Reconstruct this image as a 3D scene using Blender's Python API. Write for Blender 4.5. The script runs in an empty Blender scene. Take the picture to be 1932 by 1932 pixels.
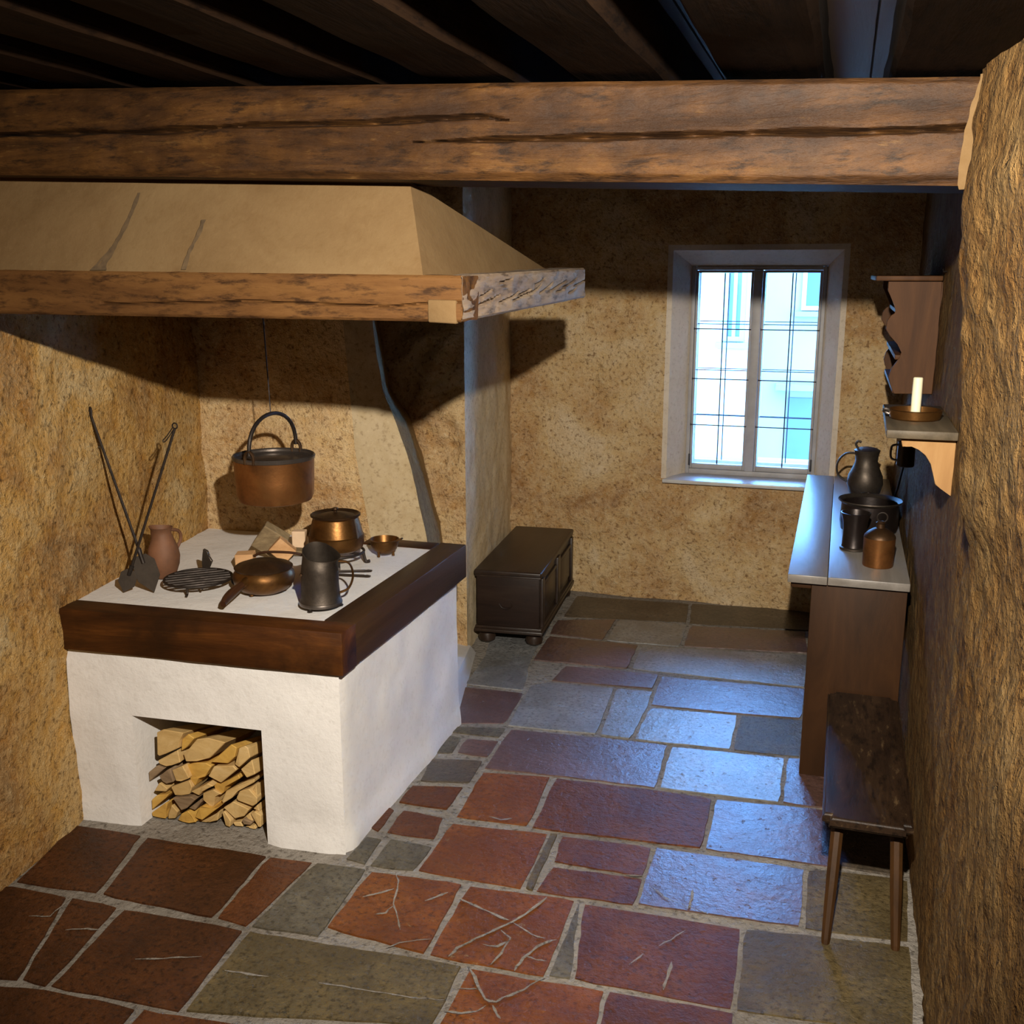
import bpy, bmesh, math, random
from mathutils import Vector, Matrix, noise

random.seed(11)
SC = bpy.context.scene
COL = SC.collection
V = Vector
FLAGS = [('dr', [(-2.467, 2.401), (-2.54, 2.764), (-2.263, 2.776), (-2.172, 2.432)]), ('dr', [(-2.152, 2.429), (-2.233, 2.766), (-1.766, 2.792), (-1.743, 2.431)]), ('rd', [(-1.73, 2.43), (-1.754, 2.789), (-1.594, 2.808), (-1.616, 2.426)]), ('gy', [(-1.606, 2.424), (-1.584, 2.805), (-1.404, 2.824), (-1.382, 2.449)]), ('dr', [(-2.698, 2.306), (-2.467, 2.379), (-2.253, 2.388), (-2.1, 2.013), (-2.339, 1.959)]), ('dr', [(-2.236, 2.387), (-2.06, 2.392), (-2.007, 2.017), (-2.092, 2.013)]), ('dr', [(-2.035, 2.385), (-1.62, 2.406), (-1.588, 2.041), (-1.995, 2.016)]), ('yg', [(-1.599, 2.402), (-0.925, 2.452), (-0.913, 2.197), (-1.576, 2.043)]), ('dr', [(-2.226, 1.959), (-2.004, 2.001), (-1.709, 2.018), (-1.698, 1.888), (-2.069, 1.801)]), ('rd', [(-1.692, 2.017), (-1.585, 2.027), (-1.131, 2.081), (-1.113, 1.93), (-1.682, 1.889)]), ('gy', [(-1.495, 2.85), (-1.493, 3.004), (-1.435, 3.011), (-1.418, 2.847)]), ('gy', [(-1.399, 2.839), (-1.408, 3.02), (-1.245, 3.02), (-1.246, 2.861)]), ('rd', [(-1.437, 3.052), (-1.445, 3.222), (-1.282, 3.217), (-1.251, 3.065)]), ('rd', [(-1.512, 3.07), (-1.5, 3.225), (-1.471, 3.214), (-1.466, 3.053)]), ('rd', [(-1.479, 3.261), (-1.487, 3.402), (-1.292, 3.454), (-1.282, 3.273)]), ('dk', [(-1.468, 3.444), (-1.498, 3.64), (-1.289, 3.686), (-1.274, 3.496)]), ('pr', [(-1.418, 3.721), (-1.431, 3.865), (-1.284, 3.885), (-1.277, 3.725)]), ('gy', [(-1.511, 3.692), (-1.521, 3.87), (-1.448, 3.871), (-1.431, 3.717)]), ('pr', [(-1.55, 3.986), (-1.641, 4.395), (-1.334, 4.41), (-1.314, 4.06)]), ('gy', [(-1.532, 3.9), (-1.534, 3.956), (-1.297, 4.014), (-1.289, 3.916)]), ('bg', [(-1.637, 4.431), (-1.67, 4.818), (-1.781, 5.282), (-1.466, 5.381), (-1.425, 4.832), (-1.344, 4.441)]), ('pr', [(-1.439, 5.25), (-1.461, 5.479), (-1.139, 5.601), (-1.133, 5.24)]), ('pr', [(-1.412, 4.836), (-1.43, 5.208), (-0.935, 5.216), (-0.923, 4.867)]), ('bg', [(-1.115, 5.237), (-1.121, 5.606), (-0.728, 5.633), (-0.718, 5.267)]), ('pr', [(-0.702, 5.273), (-0.712, 5.61), (-0.084, 5.706), (-0.059, 5.368)]), ('bg', [(-0.905, 4.872), (-0.916, 5.205), (-0.049, 5.338), (-0.055, 4.889), (-0.237, 4.88)]), ('pr', [(-1.249, 4.595), (-1.234, 4.806), (-0.758, 4.83), (-0.753, 4.648)]), ('bg', [(-1.295, 4.037), (-1.331, 4.506), (-1.261, 4.57), (-0.937, 4.596), (-0.9, 4.072)]), ('bg', [(-0.886, 4.065), (-0.923, 4.594), (-0.754, 4.613), (-0.743, 4.434), (-0.75, 4.069)]), ('pr', [(-0.731, 4.451), (-0.745, 4.812), (-0.235, 4.853), (-0.054, 4.868), (-0.06, 4.509), (-0.335, 4.476)]), ('bg', [(-0.736, 4.068), (-0.73, 4.42), (-0.338, 4.457), (-0.33, 4.101)]), ('gy', [(-0.318, 4.094), (-0.324, 4.456), (-0.054, 4.493), (-0.048, 4.118)]), ('pr', [(-1.26, 3.622), (-1.274, 4.004), (-0.884, 4.043), (-0.591, 4.06), (-0.572, 3.673), (-0.974, 3.651)]), ('bg', [(-0.559, 3.672), (-0.574, 4.05), (-0.111, 4.088), (-0.107, 3.703)]), ('pr', [(-0.097, 3.701), (-0.098, 4.087), (0.057, 4.106), (0.064, 3.707)]), ('og', [(-1.235, 3.231), (-1.26, 3.589), (-0.987, 3.637), (-0.966, 3.25)]), ('rd', [(-0.947, 3.24), (-0.966, 3.63), (-0.564, 3.653), (-0.353, 3.65), (-0.346, 3.29)]), ('pr', [(-0.333, 3.287), (-0.341, 3.65), (0.064, 3.694), (0.08, 3.306)]), ('og', [(-1.233, 2.862), (-1.236, 3.184), (-0.884, 3.226), (-0.872, 2.87)]), ('yg', [(-0.864, 2.873), (-0.875, 3.225), (-0.847, 3.23), (-0.835, 2.872)]), ('rd', [(-0.816, 3.051), (-0.833, 3.22), (-0.516, 3.243), (-0.508, 3.058)]), ('rd', [(-0.823, 2.867), (-0.814, 3.024), (-0.509, 3.045), (-0.506, 2.891)]), ('pr', [(-0.497, 2.897), (-0.502, 3.244), (-0.002, 3.264), (0.001, 2.934)]), ('yg', [(0.011, 2.926), (0.009, 3.261), (0.071, 3.284), (0.326, 3.299), (0.315, 2.96)]), ('dk', [(0.088, 3.309), (0.069, 4.14), (0.346, 4.178), (0.323, 3.314)]), ('og', [(-1.382, 2.492), (-1.384, 2.811), (-1.067, 2.837), (-1.047, 2.468)]), ('og', [(-1.036, 2.464), (-1.043, 2.832), (-0.691, 2.863), (-0.683, 2.475)]), ('gy', [(-0.673, 2.48), (-0.679, 2.843), (-0.672, 2.848), (-0.611, 2.488)]), ('rd', [(-0.601, 2.491), (-0.663, 2.848), (-0.175, 2.873), (-0.16, 2.501)]), ('yg', [(-0.151, 2.497), (-0.163, 2.869), (0.006, 2.898), (0.315, 2.934), (0.306, 2.551)]), ('og', [(-0.899, 2.201), (-0.904, 2.446), (-0.678, 2.457), (-0.512, 2.472), (-0.498, 2.318), (-0.537, 2.215)]), ('rd', [(-0.489, 2.31), (-0.501, 2.469), (-0.158, 2.488), (-0.149, 2.328)]), ('dk', [(-1.463, 5.963), (-0.776, 6.014), (-0.738, 5.659), (-1.44, 5.545)]), ('dk', [(-0.763, 6.018), (-0.068, 6.1), (-0.056, 5.733), (-0.723, 5.644)])]
LOGS = [(2.881, [(-2.246, 0.35), (-2.214, 0.368), (-2.126, 0.367), (-2.146, 0.337), (-2.155, 0.3), (-2.211, 0.269), (-2.242, 0.256), (-2.25, 0.261)]), (2.895, [(-2.151, 0.329), (-2.122, 0.355), (-2.094, 0.343), (-2.133, 0.299), (-2.157, 0.282)]), (2.896, [(-2.154, 0.27), (-2.119, 0.299), (-2.086, 0.342), (-2.042, 0.351), (-1.967, 0.344), (-2.039, 0.271), (-2.093, 0.252), (-2.144, 0.241)]), (2.89, [(-2.257, 0.233), (-2.164, 0.291), (-2.158, 0.24), (-2.195, 0.223), (-2.22, 0.216), (-2.249, 0.223)]), (2.914, [(-2.05, 0.247), (-1.959, 0.332), (-1.935, 0.322), (-1.947, 0.282), (-1.979, 0.251)]), (2.906, [(-1.948, 0.255), (-1.926, 0.323), (-1.902, 0.336), (-1.888, 0.33), (-1.882, 0.292), (-1.928, 0.249)]), (2.908, [(-1.927, 0.24), (-1.875, 0.288), (-1.864, 0.232), (-1.9, 0.213)]), (2.89, [(-2.298, 0.182), (-2.262, 0.213), (-2.223, 0.21), (-2.302, 0.141)]), (2.881, [(-2.253, 0.174), (-2.21, 0.21), (-2.198, 0.217), (-2.184, 0.166), (-2.219, 0.151), (-2.239, 0.156)]), (2.886, [(-2.195, 0.208), (-2.145, 0.235), (-2.124, 0.184), (-2.158, 0.169), (-2.182, 0.165)]), (2.911, [(-2.161, 0.22), (-2.113, 0.239), (-2.065, 0.245), (-2.044, 0.233), (-2.066, 0.201), (-2.076, 0.185), (-2.103, 0.179), (-2.121, 0.142), (-2.14, 0.168)]), (2.908, [(-2.063, 0.192), (-2.038, 0.234), (-1.952, 0.252), (-1.937, 0.237), (-2.01, 0.173)]), (2.918, [(-2.052, 0.164), (-2.017, 0.163), (-1.937, 0.218), (-1.93, 0.203), (-2.0, 0.16), (-2.011, 0.127), (-2.043, 0.128)]), (2.884, [(-2.279, 0.111), (-2.254, 0.149), (-2.243, 0.145), (-2.215, 0.133), (-2.224, 0.119)]), (2.896, [(-2.216, 0.132), (-2.169, 0.156), (-2.133, 0.172), (-2.119, 0.148), (-2.134, 0.116), (-2.171, 0.103), (-2.201, 0.1)]), (2.892, [(-2.125, 0.132), (-2.077, 0.159), (-2.052, 0.177), (-2.03, 0.166), (-2.078, 0.142), (-2.095, 0.117)]), (2.908, [(-2.089, 0.123), (-2.041, 0.146), (-2.007, 0.132), (-2.037, 0.121), (-2.046, 0.076), (-2.056, 0.069), (-2.092, 0.095)]), (2.923, [(-2.026, 0.092), (-2.005, 0.135), (-1.92, 0.188), (-1.878, 0.205), (-1.879, 0.191), (-1.951, 0.148), (-1.976, 0.115), (-2.017, 0.085)]), (2.919, [(-1.959, 0.12), (-1.943, 0.149), (-1.901, 0.167), (-1.869, 0.134), (-1.873, 0.109), (-1.891, 0.096), (-1.954, 0.109)]), (2.927, [(-1.899, 0.15), (-1.877, 0.181), (-1.876, 0.134)]), (2.887, [(-2.296, 0.072), (-2.274, 0.093), (-2.218, 0.108), (-2.229, 0.092), (-2.298, 0.03)]), (2.883, [(-2.204, 0.098), (-2.122, 0.116), (-2.1, 0.109), (-2.141, 0.067), (-2.169, 0.051)]), (2.891, [(-2.305, 0.02), (-2.232, 0.075), (-2.227, 0.071), (-2.239, 0.037), (-2.24, -0.009), (-2.269, -0.027), (-2.306, -0.026)]), (2.891, [(-2.233, 0.024), (-2.215, 0.064), (-2.184, 0.044), (-2.202, 0.01), (-2.233, 0.003)]), (2.89, [(-2.194, 0.005), (-2.172, 0.038), (-2.146, 0.052), (-2.128, 0.039), (-2.111, 0.011), (-2.143, -0.013), (-2.173, -0.011)]), (2.891, [(-2.121, 0.026), (-2.097, 0.074), (-2.079, 0.085), (-2.041, 0.076), (-2.006, 0.092), (-2.086, 0.025)]), (2.913, [(-2.129, -0.022), (-2.073, 0.009), (-2.027, 0.057), (-2.033, 0.023), (-2.075, -0.027)]), (2.91, [(-2.016, 0.057), (-2.007, 0.065), (-1.978, 0.031), (-1.983, 0.002), (-2.005, -0.004)]), (2.92, [(-2.015, 0.073), (-1.973, 0.103), (-1.903, 0.084), (-1.927, 0.052), (-1.969, 0.034)]), (2.929, [(-1.931, 0.047), (-1.914, 0.062), (-1.899, 0.03), (-1.906, 0.023)]), (2.928, [(-1.909, 0.064), (-1.889, 0.076), (-1.865, 0.061), (-1.867, 0.014), (-1.878, 0.012)]), (2.925, [(-1.981, 0.017), (-1.949, 0.024), (-1.94, -0.027), (-1.972, -0.024)]), (2.916, [(-1.939, 0.035), (-1.93, 0.044), (-1.895, 0.033), (-1.903, 0.022), (-1.932, 0.019)]), (2.928, [(-1.937, -0.005), (-1.896, 0.017), (-1.887, -0.019), (-1.896, -0.037), (-1.918, -0.039)]), (2.897, [(-2.146, 0.058), (-2.09, 0.105), (-2.091, 0.09), (-2.121, 0.052)]), (2.933, [(-1.882, 0.097), (-1.875, 0.07), (-1.902, 0.077)])]
RACK = [(0.154, 1.92), (0.154, 1.884), (0.168, 1.863), (0.18, 1.832), (0.19, 1.812), (0.188, 1.797), (0.173, 1.791), (0.16, 1.77), (0.158, 1.738), (0.175, 1.712), (0.207, 1.682), (0.224, 1.65), (0.219, 1.629), (0.203, 1.608), (0.189, 1.586), (0.182, 1.554), (0.189, 1.528), (0.201, 1.507), (0.207, 1.49), (0.314, 1.493), (0.317, 1.605), (0.318, 1.71), (0.322, 1.844), (0.32, 1.92)]
BRACKET = [(0.183, 1.49), (0.335, 1.505), (0.341, 1.422), (0.348, 1.327), (0.333, 1.328), (0.303, 1.346), (0.288, 1.357), (0.28, 1.387), (0.273, 1.418), (0.256, 1.444), (0.235, 1.46), (0.215, 1.468), (0.199, 1.467), (0.19, 1.463)]
CRACKS = [[(-1.302, 2.83), (-1.27, 2.785), (-1.247, 2.706), (-1.237, 2.662), (-1.2, 2.611), (-1.16, 2.545)], [(-1.344, 2.666), (-1.311, 2.695), (-1.267, 2.738)], [(-1.23, 2.655), (-1.239, 2.612), (-1.265, 2.595)], [(-1.167, 2.452), (-1.135, 2.487), (-1.094, 2.516), (-1.053, 2.533)], [(-1.146, 2.709), (-1.118, 2.737), (-1.092, 2.773)], [(-0.977, 2.473), (-0.963, 2.517), (-0.927, 2.577), (-0.883, 2.633), (-0.848, 2.687), (-0.821, 2.739), (-0.796, 2.801), (-0.781, 2.843)], [(-0.848, 2.687), (-0.809, 2.665), (-0.771, 2.643), (-0.729, 2.64)], [(-0.846, 2.476), (-0.835, 2.534), (-0.828, 2.608), (-0.869, 2.637)], [(-0.774, 2.468), (-0.764, 2.532), (-0.742, 2.595), (-0.715, 2.628), (-0.694, 2.643)], [(-0.761, 2.541), (-0.725, 2.537), (-0.696, 2.538)], [(-1.044, 2.751), (-1.013, 2.742), (-0.957, 2.723), (-0.889, 2.7), (-0.86, 2.692)], [(-0.908, 2.452), (-0.874, 2.414), (-0.847, 2.372), (-0.812, 2.333), (-0.782, 2.329), (-0.767, 2.355), (-0.724, 2.403), (-0.681, 2.468)], [(-0.902, 2.354), (-0.869, 2.358), (-0.847, 2.365)], [(-0.904, 2.257), (-0.857, 2.258), (-0.822, 2.279), (-0.804, 2.309)], [(-0.787, 2.314), (-0.764, 2.288), (-0.749, 2.272)], [(-1.285, 2.255), (-1.187, 2.264), (-1.091, 2.273), (-1.014, 2.277), (-0.919, 2.296)], [(-0.898, 2.554), (-0.854, 2.56), (-0.833, 2.591)], [(-1.119, 3.265), (-1.071, 3.255), (-1.034, 3.279)], [(-0.397, 2.706), (-0.366, 2.748), (-0.332, 2.807)], [(-0.466, 2.594), (-0.435, 2.656)], [(-0.354, 2.515), (-0.351, 2.579), (-0.35, 2.645)], [(-0.479, 3.006), (-0.414, 2.953), (-0.344, 2.926), (-0.277, 2.908)], [(-0.34, 2.914), (-0.338, 2.977), (-0.343, 3.03)], [(-0.566, 3.046), (-0.509, 3.054)], [(-1.843, 2.185), (-1.766, 2.214), (-1.664, 2.255)], [(-1.566, 2.223), (-1.489, 2.23), (-1.43, 2.236)], [(-2.134, 2.24), (-2.092, 2.258), (-2.033, 2.272)], [(-2.236, 2.396), (-2.228, 2.334), (-2.226, 2.282), (-2.289, 2.262)]]

# ------------------------------------------------------------------ materials
def new_mat(name):
    m = bpy.data.materials.new(name); m.use_nodes = True
    nt = m.node_tree; nt.nodes.clear()
    out = nt.nodes.new('ShaderNodeOutputMaterial')
    b = nt.nodes.new('ShaderNodeBsdfPrincipled')
    nt.links.new(b.outputs[0], out.inputs[0])
    return m, nt, b, out

def tex_coord(nt, scale=(1, 1, 1)):
    g = nt.nodes.new('ShaderNodeNewGeometry')
    mp = nt.nodes.new('ShaderNodeMapping')
    mp.inputs['Scale'].default_value = scale
    nt.links.new(g.outputs['Position'], mp.inputs[0])
    return mp.outputs[0]

def noise_node(nt, co, scale, detail=5, rough=0.6, dist=0.0):
    n = nt.nodes.new('ShaderNodeTexNoise')
    n.inputs['Scale'].default_value = scale
    n.inputs['Detail'].default_value = detail
    n.inputs['Roughness'].default_value = rough
    n.inputs['Distortion'].default_value = dist
    nt.links.new(co, n.inputs['Vector'])
    return n.outputs[0]

def ramp(nt, fac, stops):
    r = nt.nodes.new('ShaderNodeValToRGB')
    el = r.color_ramp.elements
    while len(el) < len(stops): el.new(0.5)
    for e, (p, c) in zip(el, stops):
        e.position = p; e.color = (c[0], c[1], c[2], 1)
    nt.links.new(fac, r.inputs[0])
    return r.outputs[0]

def mix(nt, fac, a, b, mode='MIX'):
    m = nt.nodes.new('ShaderNodeMix'); m.data_type = 'RGBA'; m.blend_type = mode
    if isinstance(fac, (int, float)): m.inputs[0].default_value = fac
    else: nt.links.new(fac, m.inputs[0])
    for i, s in ((6, a), (7, b)):
        if isinstance(s, tuple): m.inputs[i].default_value = (s[0], s[1], s[2], 1)
        else: nt.links.new(s, m.inputs[i])
    return m.outputs[2]

def bump(nt, b, layers):
    prev = None
    for h, strength, dist in layers:
        n = nt.nodes.new('ShaderNodeBump')
        n.inputs['Strength'].default_value = strength
        n.inputs['Distance'].default_value = dist
        nt.links.new(h, n.inputs['Height'])
        if prev: nt.links.new(prev, n.inputs['Normal'])
        prev = n.outputs[0]
    nt.links.new(prev, b.inputs['Normal'])
    nt.links.new(prev, b.inputs['Coat Normal'])

def plaster(name, stops, speck=(.1, .05, .015), speck_amt=.75, base_scale=2.2, ms=17, fs=48, bumps=(1, .026), fine=(1, .009), rough=.9):
    m, nt, b, _ = new_mat(name)
    co = tex_coord(nt)
    big = noise_node(nt, co, base_scale, 9, .66, .5)
    c = ramp(nt, big, stops)
    mid = noise_node(nt, co, ms, 6, .7)
    c = mix(nt, ramp(nt, mid, [(.35, (0, 0, 0)), (.75, (.55, .55, .55))]), c, stops[-1][1])
    fn = noise_node(nt, co, fs, 4, .65)
    c = mix(nt, ramp(nt, fn, [(.32, (speck_amt,) * 3), (.46, (0, 0, 0))]), c, speck)
    c = mix(nt, ramp(nt, fn, [(.58, (0, 0, 0)), (.70, (.55 * speck_amt,) * 3)]), c, tuple(min(.8, x * 1.25) for x in stops[-1][1]))
    nt.links.new(c, b.inputs['Base Color'])
    b.inputs['Roughness'].default_value = rough
    b.inputs['Specular IOR Level'].default_value = .15
    bump(nt, b, [(mid, bumps[0], bumps[1]), (fn, fine[0], fine[1])])
    return m

def wood(name, stops, axis='x', scale=9, rough=.6, stretch=14, bs=.5, bd=.004, dirt=None, fleck=0, spec=.2):
    m, nt, b, _ = new_mat(name)
    s = {'x': (1 / stretch, 1, 1), 'y': (1, 1 / stretch, 1), 'z': (1, 1, 1 / stretch)}[axis]
    co = tex_coord(nt, s)
    n1 = noise_node(nt, co, scale, 8, .68, .8)
    c = ramp(nt, n1, stops)
    n2 = noise_node(nt, tex_coord(nt, s), scale * 7, 4, .6)
    if fleck:
        s2 = {'x': (.25, 1, 1), 'y': (1, .25, 1), 'z': (1, 1, .25)}[axis]
        n5 = noise_node(nt, tex_coord(nt, s2), 38, 5, .7)
        c = mix(nt, ramp(nt, n5, [(.36, (.9, .9, .9)), (.50, (0, 0, 0))]), c, tuple(x * .5 for x in stops[0][1]))
        c = mix(nt, ramp(nt, n5, [(.60, (0, 0, 0)), (.72, (fleck,) * 3)]), c, stops[-1][1])
        n2 = n5
    if dirt:
        big = noise_node(nt, tex_coord(nt), 3.2, 5, .65)
        c = mix(nt, ramp(nt, big, [(.45, (0, 0, 0)), (.66, (.9, .9, .9))]), c, dirt)
    nt.links.new(c, b.inputs['Base Color'])
    b.inputs['Roughness'].default_value = rough
    b.inputs['Specular IOR Level'].default_value = spec
    bump(nt, b, [(n1, bs, bd), (n2, bs, bd * .4)])
    return m

def stone(name, stops, rough=.33, scale=7, spots=None, spec=.6, relief=.48, coat=0):
    m, nt, b, _ = new_mat(name)
    co = tex_coord(nt)
    n1 = noise_node(nt, co, scale, 8, .68, .4)
    c = ramp(nt, n1, stops)
    n2 = noise_node(nt, co, 55, 4, .7)
    c = mix(nt, ramp(nt, n2, [(.36, (.8, .8, .8)), (.49, (0, 0, 0))]), c, tuple(x * .4 for x in stops[0][1]))
    c = mix(nt, ramp(nt, n2, [(.60, (0, 0, 0)), (.72, (.55, .55, .55))]), c, tuple(min(1, x * 1.5) for x in stops[-1][1]))
    n6 = noise_node(nt, co, 3.1, 4, .6)
    c = mix(nt, ramp(nt, n6, [(.40, (.55, .55, .55)), (.55, (0, 0, 0))]), c, tuple(x * .8 for x in stops[0][1]))
    if spots:
        n3 = noise_node(nt, co, 13, 6, .75, 1.2)
        c = mix(nt, ramp(nt, n3, [(.64, (0, 0, 0)), (.69, (.8, .8, .8))]), c, spots)
    nt.links.new(c, b.inputs['Base Color'])
    rr = ramp(nt, n1, [(.3, (rough - .12,) * 3), (.7, (rough + .06,) * 3)])
    nt.links.new(rr, b.inputs['Roughness'])
    b.inputs['Specular IOR Level'].default_value = spec
    b.inputs['Coat Weight'].default_value = coat; b.inputs['Coat Roughness'].default_value = .24
    n4 = noise_node(nt, co, 20, 6, .65)
    pit = ramp(nt, noise_node(nt, co, 34, 3, .6), [(.27, (0, 0, 0)), (.36, (1, 1, 1))])
    bump(nt, b, [(n4, relief, .012), (n2, relief, .004), (pit, .55, .006)])
    return m

def metal(name, stops, rough=.35, metallic=.9, scale=14):
    m, nt, b, _ = new_mat(name)
    co = tex_coord(nt)
    n1 = noise_node(nt, co, scale, 6, .65, .3)
    nt.links.new(ramp(nt, n1, stops), b.inputs['Base Color'])
    b.inputs['Metallic'].default_value = metallic
    nt.links.new(ramp(nt, n1, [(.3, (rough + .16,) * 3), (.7, (rough - .02,) * 3)]), b.inputs['Roughness'])
    n2 = noise_node(nt, co, 60, 3, .6)
    bump(nt, b, [(n2, .25, .002)])
    return m

def plain(name, col, rough=.6, metallic=0, var=.15, scale=20):
    m, nt, b, _ = new_mat(name)
    n1 = noise_node(nt, tex_coord(nt), scale, 5, .6)
    a = tuple(x * (1 - var) for x in col); c = tuple(min(1, x * (1 + var)) for x in col)
    nt.links.new(ramp(nt, n1, [(.3, a), (.7, c)]), b.inputs['Base Color'])
    b.inputs['Roughness'].default_value = rough
    b.inputs['Metallic'].default_value = metallic
    return m

M = {}
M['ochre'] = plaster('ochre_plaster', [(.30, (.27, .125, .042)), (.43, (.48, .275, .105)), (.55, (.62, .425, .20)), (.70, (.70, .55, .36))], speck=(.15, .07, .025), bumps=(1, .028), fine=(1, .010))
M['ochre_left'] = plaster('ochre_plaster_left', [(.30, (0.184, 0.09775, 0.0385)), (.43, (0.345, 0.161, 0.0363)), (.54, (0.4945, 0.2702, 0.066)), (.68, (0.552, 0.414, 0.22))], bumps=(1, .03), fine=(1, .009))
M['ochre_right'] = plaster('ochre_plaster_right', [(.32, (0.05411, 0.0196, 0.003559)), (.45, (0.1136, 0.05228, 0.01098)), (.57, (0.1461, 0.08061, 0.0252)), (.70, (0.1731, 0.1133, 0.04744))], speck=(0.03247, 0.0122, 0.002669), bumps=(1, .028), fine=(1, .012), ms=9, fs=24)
M['grey_plaster'] = plaster('grey_plaster', [(.32, (0.504, 0.3465, 0.1666)), (.5, (0.672, 0.5355, 0.3332)), (.68, (0.784, 0.651, 0.4606))], speck=(0.2464, 0.1575, 0.0686), speck_amt=.5, bumps=(.6, .008), fine=(.5, .003))
M['grey_plaster_dimmed'] = plaster('grey_plaster_dimmed', [(.32, (0.3125, 0.2079, 0.0933)), (.5, (0.4166, 0.3213, 0.1866)), (.68, (0.4861, 0.3906, 0.2579))], speck=(0.1528, 0.0945, 0.03842), speck_amt=.5, bumps=(.6, .008), fine=(.5, .003))  # darker copy of the grey plaster: shade put into the jamb's colour
M['reveal'] = plaster('reveal_plaster', [(.3, (0.5, 0.4125, 0.3125)), (.6, (0.625, 0.55, 0.4625))], speck=(0.25, 0.175, 0.1125), speck_amt=.3, bumps=(.5, .006), fine=(.5, .003))
M['white'] = plaster('limewash', [(.3, (0.6696, 0.651, 0.6324)), (.6, (0.7626, 0.744, 0.7301))], speck=(0.3906, 0.3534, 0.3069), speck_amt=.16, bumps=(.45, .008), fine=(.25, .003))
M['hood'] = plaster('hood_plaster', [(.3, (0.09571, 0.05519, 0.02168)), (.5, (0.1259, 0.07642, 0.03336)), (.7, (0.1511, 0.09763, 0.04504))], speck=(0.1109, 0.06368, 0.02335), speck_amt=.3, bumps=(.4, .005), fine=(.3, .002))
M['mortar'] = plaster('mortar', [(.3, (0.1296, 0.108, 0.08364)), (.6, (0.2851, 0.261, 0.2312))], speck=(0.05184, 0.0405, 0.02952), bumps=(.9, .015))
M['dark_plaster'] = plaster('dark_plaster', [(.3, (.2, .12, .05)), (.7, (.4, .27, .12))])

M['beam'] = wood('beam_wood', [(.3, (0.01473, 0.005871, 0.001524)), (.45, (0.0383, 0.01517, 0.003353)), (.6, (0.07366, 0.03058, 0.006401)), (.8, (0.1238, 0.0636, 0.01677))], 'x', 12, .62, 9, .9, .010, dirt=(0.01768, 0.006849, 0.001829), fleck=.7)
M['joist'] = wood('joist_wood', [(.3, (0.0056, 0.0024, 0.0012)), (.6, (0.0128, 0.006, 0.0024)), (.85, (0.024, 0.0136, 0.006))], 'y', 10, .75, 12, .7, .006, fleck=.35, spec=.08)
M['boards'] = wood('ceiling_board_wood', [(.3, (0.018, 0.0084, 0.0042)), (.7, (0.042, 0.021, 0.009))], 'y', 8, .6, 12, .5, .004, spec=.35)
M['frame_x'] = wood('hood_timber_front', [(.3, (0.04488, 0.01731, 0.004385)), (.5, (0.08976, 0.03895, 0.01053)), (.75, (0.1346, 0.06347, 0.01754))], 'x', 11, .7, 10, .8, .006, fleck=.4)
M['frame_y_lit'] = wood('hood_timber_side_lit', [(.3, (0.1224, 0.07917, 0.05152)), (.5, (0.2448, 0.181, 0.1288)), (.75, (0.3672, 0.2941, 0.219))], 'y', 11, .5, 8, .9, .008, fleck=.4, spec=.5)  # paler and greyer than the front timber: window light put into the colour
M['rim_x'] = wood('rim_timber_front', [(.3, (0.0198, 0.00627, 0.00175)), (.5, (0.0561, 0.01776, 0.0035)), (.75, (0.132, 0.04441, 0.0077))], 'x', 10, .5, 12, .6, .004, dirt=(0.0198, 0.007315, 0.00245))
M['rim_y'] = wood('rim_timber_side', [(.3, (0.0224, 0.0112, 0.0064)), (.55, (0.048, 0.024, 0.0112)), (.8, (0.088, 0.048, 0.024))], 'y', 10, .45, 12, .6, .004)
M['chest'] = wood('chest_wood', [(.3, (0.0132, 0.0072, 0.0048)), (.55, (0.024, 0.0132, 0.0084)), (.8, (0.042, 0.024, 0.0156))], 'y', 12, .38, 10, .4, .002, spec=.5)
M['chest_end'] = wood('chest_end_wood', [(.3, (0.012, 0.0066, 0.0048)), (.55, (0.021, 0.0114, 0.0078)), (.8, (0.03, 0.018, 0.012))], 'x', 12, .5, 8, .4, .002)
M['table'] = wood('table_top_wood', [(.3, (.13, .115, .10)), (.55, (.2, .18, .16)), (.8, (.29, .265, .24))], 'y', 9, .4, 12, .4, .002, spec=.7)
#(.3, (.05, .025, .012)), (.55, (.09, .045, .02)), (.8, (.14, .075, .035))], 'y', 9, .30, 12, .4, .002, spec=.9)
M['panel'] = wood('table_panel_wood', [(.3, (0.0239, 0.009792, 0.00315)), (.55, (0.04064, 0.01632, 0.00504)), (.8, (0.06215, 0.02652, 0.00819))], 'z', 10, .55, 8, .4, .002)
M['bench'] = wood('bench_wood', [(.3, (0.01122, 0.00561, 0.00306)), (.55, (0.0255, 0.01326, 0.00663)), (.78, (0.0561, 0.0306, 0.0153)), (.9, (0.153, 0.09688, 0.0459))], 'y', 13, .4, 6, .6, .003, fleck=.5, spec=.4)
M['leg'] = wood('leg_wood', [(.3, (0.02391, 0.0108, 0.003938)), (.6, (0.05737, 0.02475, 0.007088)), (.85, (0.1244, 0.054, 0.01378))], 'z', 10, .5, 8, .4, .002)
M['rack'] = wood('rack_wood', [(.3, (0.04488, 0.01663, 0.004356)), (.55, (0.07752, 0.03024, 0.008316)), (.8, (0.1061, 0.04536, 0.01287))], 'z', 10, .6, 7, .4, .002)
M['bracket'] = wood('bracket_wood', [(.3, (0.221, 0.1105, 0.03825)), (.55, (0.323, 0.1785, 0.068)), (.8, (0.391, 0.238, 0.102))], 'z', 9, .65, 5, .4, .002)
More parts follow.
